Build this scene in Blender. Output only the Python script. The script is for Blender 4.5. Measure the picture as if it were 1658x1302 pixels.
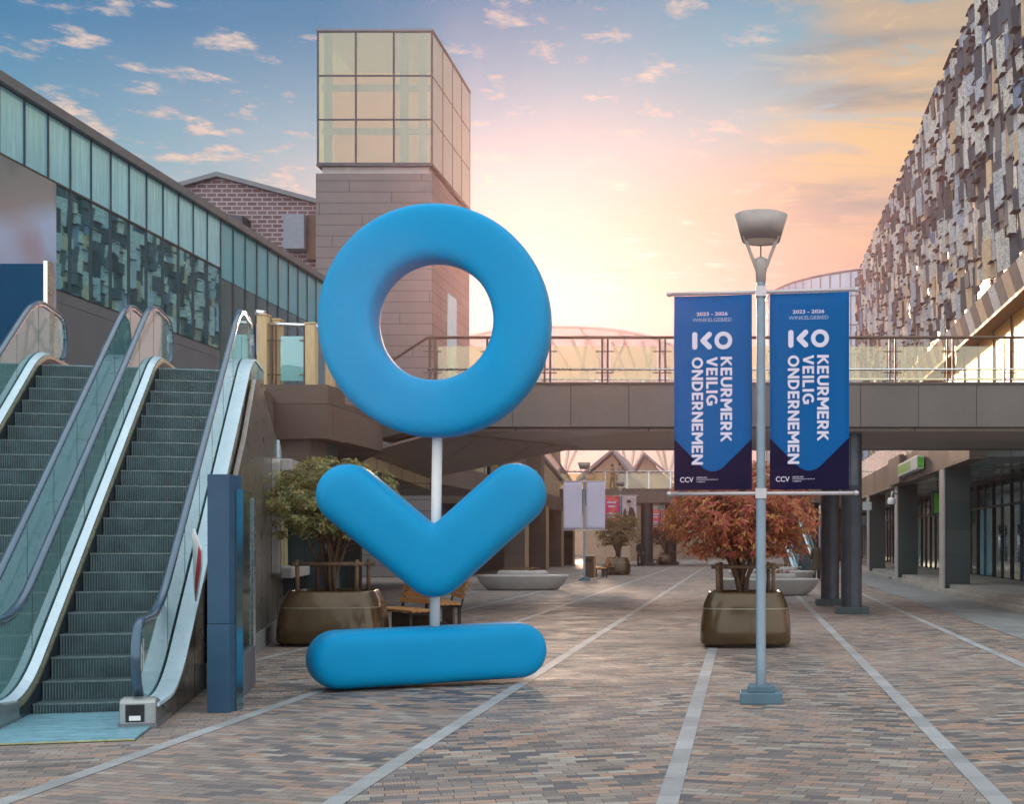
import bpy, bmesh, math, random
from mathutils import Vector, Matrix
R = math.radians
random.seed(7)
scene = bpy.context.scene
for o in list(bpy.data.objects): bpy.data.objects.remove(o)
COL = scene.collection
# ------------------------------------------------------------------ camera
F = 2140.0; CX = 1205.0; CY = 878.0; EYE = 1.6
cd = bpy.data.cameras.new('camera'); cam = bpy.data.objects.new('camera', cd); COL.objects.link(cam)
cam.location = (0, 0, EYE); cam.rotation_euler = (R(90), 0, 0)
cd.sensor_width = 36; cd.lens = F / 1658 * 36
cd.shift_x = -(CX - 829) / 1658; cd.shift_y = (CY - 651) / 1658
cd.clip_start = 0.1; cd.clip_end = 2000
scene.camera = cam
scene.view_settings.view_transform = 'Standard'; scene.view_settings.look = 'None'
scene.view_settings.gamma = 1; scene.view_settings.use_curve_mapping = False
scene.view_settings.exposure = 0.0
SUN_AZ = -9.0; SUN_EL = 9.5      # degrees left of the street axis, above the horizon

# ------------------------------------------------------------------ node helpers
class NT:
    def __init__(s, tree): s.t = tree; s.n = tree.nodes; s.l = tree.links
    def put(s, sock, v):
        if v is None: return
        if isinstance(v, bpy.types.NodeSocket): s.l.new(v, sock)
        else:
            if hasattr(sock, 'default_value'):
                try: sock.default_value = v
                except Exception: sock.default_value = (*v, 1) if len(v) == 3 else v[:3]
    def math(s, op, a, b=None, c=None, clamp=False):
        n = s.n.new('ShaderNodeMath'); n.operation = op; n.use_clamp = clamp
        s.put(n.inputs[0], a); s.put(n.inputs[1], b); s.put(n.inputs[2], c); return n.outputs[0]
    def vmath(s, op, a, b=None):
        n = s.n.new('ShaderNodeVectorMath'); n.operation = op; s.put(n.inputs[0], a); s.put(n.inputs[1], b)
        return n.outputs['Value'] if op in ('DOT_PRODUCT', 'LENGTH', 'DISTANCE') else n.outputs[0]
    def comb(s, x, y, z=0.0):
        n = s.n.new('ShaderNodeCombineXYZ'); s.put(n.inputs[0], x); s.put(n.inputs[1], y); s.put(n.inputs[2], z); return n.outputs[0]
    def sep(s, v):
        n = s.n.new('ShaderNodeSeparateXYZ'); s.put(n.inputs[0], v); return n.outputs
    def noise(s, v, scale, detail=4, rough=0.55, dist=0.0, out='Fac'):
        n = s.n.new('ShaderNodeTexNoise'); s.put(n.inputs['Vector'], v); n.inputs['Scale'].default_value = scale
        n.inputs['Detail'].default_value = detail; n.inputs['Roughness'].default_value = rough
        n.inputs['Distortion'].default_value = dist; return n.outputs[out]
    def white(s, v):
        n = s.n.new('ShaderNodeTexWhiteNoise'); n.noise_dimensions = '3D'; s.put(n.inputs['Vector'], v); return n.outputs
    def ramp(s, f, stops, interp='LINEAR'):
        n = s.n.new('ShaderNodeValToRGB'); n.color_ramp.interpolation = interp; e = n.color_ramp.elements
        while len(e) < len(stops): e.new(0.5)
        for i, (p, c) in enumerate(stops): e[i].position = p; e[i].color = (*c, 1) if not isinstance(c, (int, float)) else (c, c, c, 1)
        s.put(n.inputs[0], f); return n.outputs[0]
    def mix(s, f, a, b, blend='MIX'):
        n = s.n.new('ShaderNodeMix'); n.data_type = 'RGBA'; n.blend_type = blend
        s.put(n.inputs[0], f); s.put(n.inputs[6], (*a, 1) if isinstance(a, tuple) else a); s.put(n.inputs[7], (*b, 1) if isinstance(b, tuple) else b); return n.outputs[2]
    def mapr(s, v, a, b, c=0.0, d=1.0, smooth=False):
        n = s.n.new('ShaderNodeMapRange'); n.interpolation_type = 'SMOOTHSTEP' if smooth else 'LINEAR'
        s.put(n.inputs[0], v); s.put(n.inputs[1], a); s.put(n.inputs[2], b); s.put(n.inputs[3], c); s.put(n.inputs[4], d); return n.outputs[0]
    def coord(s, which='Object'):
        n = s.n.new('ShaderNodeTexCoord'); return n.outputs[which]
    def bump(s, h, strength=0.3, dist=0.01):
        n = s.n.new('ShaderNodeBump'); n.inputs['Strength'].default_value = strength; n.inputs['Distance'].default_value = dist
        s.put(n.inputs['Height'], h); return n.outputs[0]

def srgb(r, g, b):
    f = lambda c: (c / 255 / 12.92) if c / 255 <= 0.04045 else ((c / 255 + 0.055) / 1.055) ** 2.4
    return (f(r), f(g), f(b))

# ------------------------------------------------------------------ world: sunset sky with small clouds
w = bpy.data.worlds.new('World'); scene.world = w; w.use_nodes = True
N = NT(w.node_tree); N.n.clear()
g = N.n.new('ShaderNodeTexCoord').outputs['Generated']
d = N.vmath('NORMALIZE', g)
dx, dy, dz = N.sep(d)[:3]
hor = N.math('SQRT', N.math('ADD', N.math('MULTIPLY', dx, dx), N.math('MULTIPLY', dy, dy)))
az = N.math('ARCTAN2', dx, dy)                     # 0 = down the street, + to the right
el = N.math('ARCTAN2', dz, hor)
# blue overhead and to the left, peach low and to the right
warm_t = N.math('ADD', N.math('SUBTRACT', el, N.math('MULTIPLY', az, 0.22)), 0.0)
wob = N.math('MULTIPLY', N.math('SUBTRACT', N.noise(d, 2.2, 3), 0.5), 0.10)
warm_t = N.math('ADD', warm_t, wob)
front = N.ramp(N.mapr(warm_t, 0.0, 0.80), [
    (0.0, srgb(246, 202, 190)), (0.10, srgb(238, 190, 178)), (0.20, srgb(234, 182, 160)),
    (0.31, srgb(230, 200, 172)), (0.38, srgb(180, 206, 210)), (0.45, srgb(116, 184, 208)), (0.55, srgb(40, 140, 188)), (0.75, srgb(20, 104, 160)), (1.0, srgb(30, 100, 155))])
# glow of the low sun
sd = Vector((math.sin(R(SUN_AZ)) * math.cos(R(SUN_EL)), math.cos(R(SUN_AZ)) * math.cos(R(SUN_EL)), math.sin(R(SUN_EL))))
ang = N.math('ARCCOSINE', N.math('MINIMUM', N.vmath('DOT_PRODUCT', d, tuple(Vector((sd.x, sd.y, sd.z - 0.05)).normalized())), 0.99999))
glow = N.math('POWER', 2.718, N.math('MULTIPLY', N.math('MULTIPLY', ang, ang), -38.0))
base = N.mix(N.math('MULTIPLY', glow, 0.6), front, srgb(250, 218, 208))
leftglow = N.mapr(N.math('ABSOLUTE', N.math('ADD', az, 0.42)), 0.0, 0.40, 1, 0, True)
leftglow = N.math('MULTIPLY', leftglow, N.mapr(el, 0.05, 0.32, 1, 0, True))
base = N.mix(N.math('MULTIPLY', leftglow, 0.6), base, srgb(250, 236, 218))
# clouds projected on a high flat layer
zc = N.math('MAXIMUM', dz, 0.03)
cp = N.comb(N.math('DIVIDE', dx, zc), N.math('DIVIDE', dy, zc), 0.0)
cn = N.noise(cp, 6.6, 10, 0.62, 0.15)
big = N.noise(cp, 0.75, 2, 0.5)
cth = N.mapr(big, 0.35, 0.65, 0.58, 0.48)
puff = N.mapr(cn, cth, N.math('ADD', cth, 0.16), 0, 1, True)
puff = N.math('MULTIPLY', puff, N.mapr(el, 0.13, 0.24, 0, 1, True))
leftside = N.mapr(az, -0.02, 0.10, 1, 0, True)
pc = N.mix(N.mapr(cn, 0.5, 0.75), srgb(222, 200, 192), srgb(255, 236, 214))
sky1 = N.mix(N.math('MULTIPLY', N.math('MULTIPLY', puff, 0.85), leftside), base, pc)
# broad streaky lit bank at the upper right
sp = N.comb(N.math('MULTIPLY', N.math('DIVIDE', dx, zc), 0.8), N.math('MULTIPLY', N.math('DIVIDE', dy, zc), 1.5), 3.7)
sn = N.noise(sp, 2.0, 8, 0.62, 0.7)
rs = N.math('SUBTRACT', 1.0, leftside)
bank = N.math('MULTIPLY', N.mapr(sn, 0.40, 0.54, 0, 1, True), N.mapr(el, 0.20, 0.28, 0, 1, True))
bank = N.math('MULTIPLY', bank, rs)
grey = N.mapr(N.noise(sp, 1.1, 5, 0.55, 0.3), 0.45, 0.62, 0, 1, True)
bc = N.mix(grey, srgb(252, 212, 158), srgb(150, 160, 162))
bc = N.mix(N.mapr(el, 0.30, 0.44, 0, 0.8), bc, srgb(140, 158, 166))
gold = N.mapr(sn, 0.58, 0.66, 0, 1, True)
bc = N.mix(N.math('MULTIPLY', gold, 0.8), bc, srgb(255, 226, 165))
sky2 = N.mix(N.math('MULTIPLY', bank, 0.95), sky1, bc)
wisp = N.mapr(N.noise(N.comb(N.math('MULTIPLY', az, 3.0), N.math('MULTIPLY', el, 26.0), 1.0), 2.2, 6, 0.6, 0.6), 0.54, 0.72, 0, 0.5, True)
wisp = N.math('MULTIPLY', wisp, N.mapr(el, 0.16, 0.26, 1, 0, True))
sky2 = N.mix(wisp, sky2, srgb(255, 206, 158))
# the half of the sky behind the viewer: unseen, raised with the zenith to brighten the scene
back = N.mapr(dy, 0.35, -0.35, 0, 1, True)
hi = N.mapr(el, 0.52, 0.95, 0, 1, True)
bk = N.math('MAXIMUM', back, hi)
sky3 = N.mix(bk, sky2, (1.72, 1.84, 1.88))
stx = N.n.new('ShaderNodeTexSky'); stx.sky_type = 'NISHITA'; stx.sun_disc = False
stx.sun_elevation = R(SUN_EL); stx.sun_rotation = R(SUN_AZ); stx.dust_density = 1.5
bg1 = N.n.new('ShaderNodeBackground'); N.put(bg1.inputs[0], sky3); bg1.inputs[1].default_value = 0.84
bg2 = N.n.new('ShaderNodeBackground'); N.put(bg2.inputs[0], stx.outputs[0]); bg2.inputs[1].default_value = 0.0008
add = N.n.new('ShaderNodeAddShader'); N.l.new(bg1.outputs[0], add.inputs[0]); N.l.new(bg2.outputs[0], add.inputs[1])
wo = N.n.new('ShaderNodeOutputWorld'); N.l.new(add.outputs[0], wo.inputs[0])

sl = bpy.data.lights.new('sun', 'SUN'); sl.energy = 3.2; sl.angle = R(4); sl.color = (1.0, 0.70, 0.50)
so = bpy.data.objects.new('sun', sl); COL.objects.link(so)
so.rotation_euler = (-sd).to_track_quat('-Z', 'Y').to_euler()

# ------------------------------------------------------------------ object helpers
def tag(o, label=None, cat=None, group=None, kind=None):
    if label: o['label'] = label
    if cat: o['category'] = cat
    if group: o['group'] = group
    if kind: o['kind'] = kind
    return o
def thing(name, loc, label, cat, group=None, rz=0.0):
    o = bpy.data.objects.new(name, None); COL.objects.link(o); o.empty_display_size = 0.2
    o.location = loc; o.rotation_euler = (0, 0, rz); tag(o, label, cat, group); return o
def kids(o): return [c for c in bpy.data.objects if c.parent == o]
def copy_tree(o, parent=None):
    c = o.copy(); COL.objects.link(c); c.parent = parent
    for ch in kids(o): copy_tree(ch, c)
    return c
def relabel(o, label, group=None):
    o['label'] = label
    if group: o['group'] = group
    return o

class MB:
    def __init__(s): s.v = []; s.f = []; s.m = []; s.sm = []
    def add(s, vs, fs, mi=0, smooth=False):
        b = len(s.v); s.v += [tuple(p) for p in vs]
        for f in fs: s.f.append([b + i for i in f]); s.m.append(mi); s.sm.append(smooth)
    def box(s, x0, x1, y0, y1, z0, z1, mi=0):
        v = [(x, y, z) for z in (z0, z1) for y in (y0, y1) for x in (x0, x1)]
        s.add(v, [(0, 2, 3, 1), (4, 5, 7, 6), (0, 1, 5, 4), (2, 6, 7, 3), (0, 4, 6, 2), (1, 3, 7, 5)], mi)
    def hexa(s, v, mi=0):     # 8 corners: 4 bottom loop, 4 top loop
        s.add(v, [(3, 2, 1, 0), (4, 5, 6, 7), (0, 1, 5, 4), (1, 2, 6, 5), (2, 3, 7, 6), (3, 0, 4, 7)], mi)
    def quad(s, a, b, c, d, mi=0): s.add([a, b, c, d], [(0, 1, 2, 3)], mi)
    def bar(s, a, b, wx, wz=None, mi=0, up=(0, 0, 1)):
        wz = wz or wx; a = Vector(a); b = Vector(b); t = (b - a).normalized(); u = Vector(up)
        if abs(t.dot(u)) > 0.99: u = Vector((0, 1, 0))
        sd_ = t.cross(u).normalized() * wx / 2; up_ = sd_.cross(t).normalized() * wz / 2
        c = [(-1, -1), (1, -1), (1, 1), (-1, 1)]
        v = [p + sd_ * i + up_ * j for p in (a, b) for i, j in c]
        s.add(v, [(3, 2, 1, 0), (4, 5, 6, 7), (0, 1, 5, 4), (1, 2, 6, 5), (2, 3, 7, 6), (3, 0, 4, 7)], mi)
    def tube(s, path, r, n=10, mi=0, cap=True):
        P = [Vector(p) for p in path]; k = len(P)
        rs_ = r if isinstance(r, (list, tuple)) else [r] * k
        T = [(P[min(i + 1, k - 1)] - P[max(i - 1, 0)]).normalized() for i in range(k)]
        u = Vector((0, 0, 1)) if abs(T[0].z) < 0.9 else Vector((1, 0, 0))
        u = (u - T[0] * u.dot(T[0])).normalized(); vs = []
        for i in range(k):
            u = (u - T[i] * u.dot(T[i])).normalized(); w_ = T[i].cross(u)
            for j in range(n):
                a = 2 * math.pi * j / n; vs.append(P[i] + (u * math.cos(a) + w_ * math.sin(a)) * rs_[i])
        fs = [(i * n + j, i * n + (j + 1) % n, (i + 1) * n + (j + 1) % n, (i + 1) * n + j) for i in range(k - 1) for j in range(n)]
        s.add(vs, fs, mi, True)
        if cap: s.add(vs[:n], [tuple(range(n))[::-1]], mi); s.add(vs[-n:], [tuple(range(n))], mi)
    def lathe(s, prof, c=(0, 0, 0), n=24, mi=0, sx=1.0, sy=1.0, sq=None, smooth=True):
        # prof: list of (r, z); sq: superellipse exponent of the plan
        vs = []
        for r, z in prof:
            for j in range(n):
                a = 2 * math.pi * j / n; ca, sa = math.cos(a), math.sin(a)
                if sq:
                    k = (abs(ca) ** sq + abs(sa) ** sq) ** (-1 / sq)
                    ca *= k; sa *= k
                vs.append((c[0] + r * sx * ca, c[1] + r * sy * sa, c[2] + z))
        k = len(prof)
        fs = [(i * n + j, i * n + (j + 1) % n, (i + 1) * n + (j + 1) % n, (i + 1) * n + j) for i in range(k - 1) for j in range(n)]
        s.add(vs, fs, mi, smooth)
    def sweep(s, path, sec, side, mi=0, smooth=False, cap=True):
        # path in a vertical plane, sec = list of (a across, b outward normal), side = unit across vector
        P = [Vector(p) for p in path]; S = Vector(side); k = len(P); n = len(sec); vs = []
        for i in range(k):
            t = (P[min(i + 1, k - 1)] - P[max(i - 1, 0)]).normalized(); nn = S.cross(t)
            vs += [P[i] + S * a + nn * b for a, b in sec]
        fs = [(i * n + j, (i + 1) * n + j, (i + 1) * n + (j + 1) % n, i * n + (j + 1) % n) for i in range(k - 1) for j in range(n)]
        s.add(vs, fs, mi, smooth)
        if cap: s.add(vs[:n], [tuple(range(n))], mi); s.add(vs[-n:], [tuple(range(n))[::-1]], mi)
    def prism(s, poly, axis, a, b, mi=0):
        # poly of 2D points; axis 'x': (y,z) extruded x a..b ; 'y': (x,z) ; 'z': (x,y)
        f = {'x': lambda p, t: (t, p[0], p[1]), 'y': lambda p, t: (p[0], t, p[1]), 'z': lambda p, t: (p[0], p[1], t)}[axis]
        n = len(poly); vs = [f(p, a) for p in poly] + [f(p, b) for p in poly]
        s.add(vs, [tuple(range(n))[::-1], tuple(range(n, 2 * n))] + [(i, (i + 1) % n, n + (i + 1) % n, n + i) for i in range(n)], mi)
    def build(s, name, mat, parent=None, bevel=0.0, fixn=True, local=False):
        off = Vector((0, 0, 0))
        if parent is not None and not local:
            p = parent
            while p is not None: off += p.location; p = p.parent
        me = bpy.data.meshes.new(name)
        me.from_pydata([tuple(Vector(v) - off) for v in s.v], [], s.f)
        mats = mat if isinstance(mat, (list, tuple)) else [mat]
        for m_ in mats:
            if m_: me.materials.append(m_)
        me.polygons.foreach_set('material_index', s.m); me.polygons.foreach_set('use_smooth', s.sm)
        if fixn:
            bm = bmesh.new(); bm.from_mesh(me); bmesh.ops.remove_doubles(bm, verts=bm.verts, dist=1e-5)
            bmesh.ops.recalc_face_normals(bm, faces=bm.faces); bm.to_mesh(me); bm.free()
        me.update(); o = bpy.data.objects.new(name, me); COL.objects.link(o)
        if parent is not None: o.parent = parent
        if bevel:
            b = o.modifiers.new('bevel', 'BEVEL'); b.width = bevel; b.segments = 2; b.limit_method = 'ANGLE'; b.angle_limit = R(40)
        return o

# ------------------------------------------------------------------ materials
def newmat(name):
    m = bpy.data.materials.new(name); m.use_nodes = True; k = NT(m.node_tree)
    return m, k, k.n['Principled BSDF'], k.n['Material Output']
def plain(name, col, rough=0.5, metal=0.0, var=0.12, scale=6.0, bump=0.0, bscale=60.0, coat=0.0, streak=False, spec=None):
    m, k, p, o = newmat(name); c = k.coord()
    v = c
    if streak:
        x, y, z = k.sep(c)[:3]; v = k.comb(k.math('MULTIPLY', x, 6), k.math('MULTIPLY', y, 6), k.math('MULTIPLY', z, 0.6))
    f = k.noise(v, scale, 5, 0.6)
    lo = tuple(a * (1 - var) for a in col); hi_ = tuple(min(1, a * (1 + var)) for a in col)
    k.put(p.inputs['Base Color'], k.ramp(f, [(0.3, lo), (0.7, hi_)]))
    k.put(p.inputs['Roughness'], k.mapr(k.noise(c, scale * 1.7, 3), 0.3, 0.7, max(rough - 0.08, 0.02), rough + 0.08))
    p.inputs['Metallic'].default_value = metal; p.inputs['Coat Weight'].default_value = coat
    if spec is not None: p.inputs['Specular IOR Level'].default_value = spec
    if bump: k.put(p.inputs['Normal'], k.bump(k.noise(c, bscale, 4), bump, 0.01))
    return m
def panelled(name, col, pw, ph, joint=0.012, rough=0.55, var=0.15, speck=0.12, off=0.0, jcol=0.25, warm=None, spec=0.5, metal=0.0):
    """stone or metal cladding: big panels with fine joints and speckle; u runs along x+y, v along z"""
    m, k, p, o = newmat(name); c = k.coord(); x, y, z = k.sep(c)[:3]
    u = k.math('DIVIDE', k.math('ADD', k.math('ADD', x, y), 100.0), pw); v = k.math('DIVIDE', k.math('ADD', z, 100.0), ph)
    row = k.math('FLOOR', v); u = k.math('ADD', u, k.math('MULTIPLY', row, off))
    cell = k.comb(k.math('FLOOR', u), row, 1.0)
    fu = k.math('FRACT', u); fv = k.math('FRACT', v)
    ju = k.math('LESS_THAN', fu, joint / pw); jv = k.math('LESS_THAN', fv, joint / ph)
    j = k.math('MAXIMUM', ju, jv)
    r = k.white(cell)[0]
    f = k.math('ADD', k.math('MULTIPLY', k.math('SUBTRACT', r, 0.5), var * 2), 1.0)
    s1 = k.math('ADD', k.math('MULTIPLY', k.math('SUBTRACT', k.noise(c, 55, 3, 0.7), 0.5), speck * 5), 1.0)
    s2 = k.math('ADD', k.math('MULTIPLY', k.math('SUBTRACT', k.noise(c, 0.9, 4), 0.5), 0.5), 1.0)
    f = k.math('MULTIPLY', k.math('MULTIPLY', f, s1), s2)
    f = k.math('MULTIPLY', f, k.mapr(j, 0, 1, 1, jcol))
    cc = k.mix(r, col, warm) if warm else col
    k.put(p.inputs['Base Color'], k.vmath('MULTIPLY', cc if not isinstance(cc, tuple) else cc, k.comb(f, f, f)))
    k.put(p.inputs['Roughness'], k.mapr(r, 0, 1, rough - 0.08, rough + 0.1)); p.inputs['Metallic'].default_value = metal
    p.inputs['Specular IOR Level'].default_value = spec
    k.put(p.inputs['Normal'], k.bump(k.math('SUBTRACT', k.math('MULTIPLY', k.noise(c, 80, 3), 0.15), j), 0.5, 0.006))
    return m
def glassy(name, tint, alpha_t=0.8, refl=0.25, rough=0.02, wav=0.0):
    """thin architectural glass: part see-through (tinted), part mirror"""
    m, k, p, o = newmat(name); k.n.remove(p)
    tr = k.n.new('ShaderNodeBsdfTransparent'); k.put(tr.inputs[0], (*tint, 1))
    gl = k.n.new('ShaderNodeBsdfGlossy'); gl.inputs['Roughness'].default_value = rough; gl.inputs[0].default_value = (0.9, 0.95, 0.95, 1)
    df = k.n.new('ShaderNodeBsdfDiffuse'); k.put(df.inputs[0], tuple(a * 0.85 for a in tint))
    if wav: k.put(gl.inputs['Normal'], k.bump(k.noise(k.coord(), 1.2, 2), wav, 0.05))
    lw = k.n.new('ShaderNodeFresnel'); lw.inputs[0].default_value = 1.5
    mx0 = k.n.new('ShaderNodeMixShader'); mx0.inputs[0].default_value = alpha_t; k.l.new(df.outputs[0], mx0.inputs[1]); k.l.new(tr.outputs[0], mx0.inputs[2])
    mx = k.n.new('ShaderNodeMixShader'); k.put(mx.inputs[0], k.math('MULTIPLY_ADD', lw.outputs[0], 0.9, refl, clamp=True))
    k.l.new(mx0.outputs[0], mx.inputs[1]); k.l.new(gl.outputs[0], mx.inputs[2]); k.l.new(mx.outputs[0], o.inputs[0])
    return m
def leafmat(name, cols, trans=0.35):
    m, k, p, o = newmat(name)
    gi = k.n.new('ShaderNodeNewGeometry').outputs['Random Per Island']
    c = k.ramp(gi, [(i / (len(cols) - 1), x) for i, x in enumerate(cols)])
    k.put(p.inputs['Base Color'], c); p.inputs['Roughness'].default_value = 0.45
    tl = k.n.new('ShaderNodeBsdfTranslucent'); k.put(tl.inputs[0], k.mix(0.3, c, (1, 0.8, 0.3)))
    mx = k.n.new('ShaderNodeMixShader'); mx.inputs[0].default_value = trans
    k.l.new(p.outputs[0], mx.inputs[1]); k.l.new(tl.outputs[0], mx.inputs[2]); k.l.new(mx.outputs[0], o.inputs[0]); return m

M = {}
M['steel'] = plain('brushed_steel', (0.72, 0.75, 0.78), 0.25, 1.0, 0.08, 8)
M['steel_dark'] = plain('dark_steel', (0.06, 0.07, 0.085), 0.38, 0.5, 0.2, 3)
M['bluemetal'] = plain('blue_grey_painted_steel', (0.035, 0.085, 0.15), 0.5, 0.0, 0.12, 3, spec=0.25)
M['pole'] = plain('pale_blue_grey_paint', (0.20, 0.27, 0.33), 0.4, 0.25, 0.08, 5)
M['lampshade'] = plain('warm_grey_lamp_paint', (0.40, 0.36, 0.34), 0.5, 0.1, 0.1, 7)
M['rubber'] = plain('black_rubber', (0.012, 0.014, 0.018), 0.25, 0, 0.2, 5)
M['newel'] = plain('satin_steel_newel', (0.36, 0.38, 0.38), 0.42, 0.8, 0.12, 5)
M['handrail'] = plain('glossy_blue_black_handrail', (0.07, 0.125, 0.18), 0.15, 0.4, 0.1, 3)
M['whitepanel'] = plain('pale_anodised_panel', (0.66, 0.82, 0.93), 0.32, 0.25, 0.06, 2, streak=False)
M['skirt'] = plain('dark_skirt_panel', (0.02, 0.035, 0.045), 0.35, 0.3, 0.2, 3)
M['trim_catchlight'] = plain('yellow_catchlight_trim', (0.75, 0.62, 0.42), 0.3, 0.9, 0.08, 4)  # catch light on the trim edge put into its yellow colour
M['yellow'] = plain('worn_pale_yellow_edge', (0.34, 0.33, 0.16), 0.6, 0, 0.3, 20)
M['white'] = plain('white_paint', (0.78, 0.78, 0.78), 0.5, 0, 0.04, 5)
M['whitepole'] = plain('off_white_pole_paint', (0.74, 0.72, 0.70), 0.45, 0, 0.03, 3)
M['glass_clear'] = glassy('pale_green_balustrade_glass', (0.72, 0.86, 0.84), 0.86, 0.07)
M['glass_teal'] = glassy('teal_balustrade_glass', (0.50, 0.96, 0.98), 0.62, 0.10)
M['glass_bridge'] = glassy('warm_reflection_bridge_glass', (0.95, 0.88, 0.66), 0.86, 0.06)  # golden reflections put into the warm tint
M['tanpost'] = plain('sunlit_tan_post', (0.58, 0.43, 0.24), 0.55, 0.1, 0.15, 5, streak=True)  # sunlight on the stone edges put into the tan
M['granite'] = panelled('brown_granite_cladding', (0.115, 0.082, 0.066), 1.5, 1.0, 0.014, 0.5, 0.10, 0.14)
M['granite_dark'] = panelled('dark_grey_granite', (0.030, 0.050, 0.052), 1.2, 0.85, 0.014, 0.45, 0.12, 0.14)
M['granite_bridge'] = panelled('bridge_granite_panels', (0.125, 0.105, 0.095), 1.25, 3.0, 0.02, 0.5, 0.12, 0.16)
M['soffit'] = panelled('soffit_metal_panels', (0.27, 0.21, 0.18), 2.9, 50, 0.03, 0.4, 0.08, 0.03, spec=0.6)
M['tanstone'] = panelled('tan_lip_panels', (0.42, 0.30, 0.18), 0.55, 5, 0.02, 0.6, 0.1, 0.05)
M['planter'] = plain('bronze_glazed_planter', (0.085, 0.053, 0.022), 0.25, 0.35, 0.18, 2.2, bump=0.05, bscale=30, coat=0.3)
M['planter_rim'] = plain('pale_planter_seam', (0.4, 0.36, 0.28), 0.4, 0.3, 0.1, 8)
M['soil'] = plain('dark_soil', (0.04, 0.028, 0.02), 0.95, 0, 0.4, 30, bump=0.8, bscale=40)
M['wood'] = plain('orange_wood_slats', (0.42, 0.19, 0.055), 0.45, 0, 0.3, 5, streak=False)
M['stake'] = plain('bark_brown_stakes', (0.16, 0.095, 0.06), 0.75, 0, 0.3, 14, bump=0.3)
M['bark'] = plain('reddish_bark', (0.13, 0.075, 0.045), 0.8, 0, 0.35, 20, bump=0.4, bscale=90)
M['bench_stone'] = plain('cast_stone_bench', (0.40, 0.38, 0.37), 0.5, 0, 0.1, 3, bump=0.08)
M['dark'] = plain('dark_interior', (0.025, 0.022, 0.02), 0.7, 0, 0.3, 2)
M['brownmetal'] = plain('brown_steel', (0.10, 0.06, 0.04), 0.45, 0.3, 0.2, 4)
M['leaf_green'] = leafmat('olive_green_leaves', [(0.06, 0.085, 0.025), (0.15, 0.19, 0.06), (0.28, 0.31, 0.12), (0.09, 0.11, 0.04), (0.48, 0.45, 0.22), (0.42, 0.22, 0.04)])
M['leaf_red'] = leafmat('russet_leaves', [(0.25, 0.035, 0.035), (0.40, 0.07, 0.05), (0.42, 0.06, 0.085), (0.56, 0.18, 0.05), (0.17, 0.045, 0.02), (0.60, 0.32, 0.10), (0.50, 0.09, 0.08)])
M['leaf_dull'] = leafmat('dull_olive_leaves', [(0.09, 0.075, 0.03), (0.16, 0.13, 0.05), (0.12, 0.09, 0.04), (0.24, 0.15, 0.06)])

# sculpture paint
m, k, p, o = newmat('matt_blue_sculpture_paint')
k.put(p.inputs['Base Color'], k.ramp(k.noise(k.coord(), 1.5, 4), [(0.3, (0.0, 0.27, 0.55)), (0.7, (0.0, 0.29, 0.59))]))
p.inputs['Roughness'].default_value = 0.45; p.inputs['Specular IOR Level'].default_value = 0.14
k.put(p.inputs['Normal'], k.bump(k.noise(k.coord(), 140, 3), 0.04, 0.003)); M['blue'] = m

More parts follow.
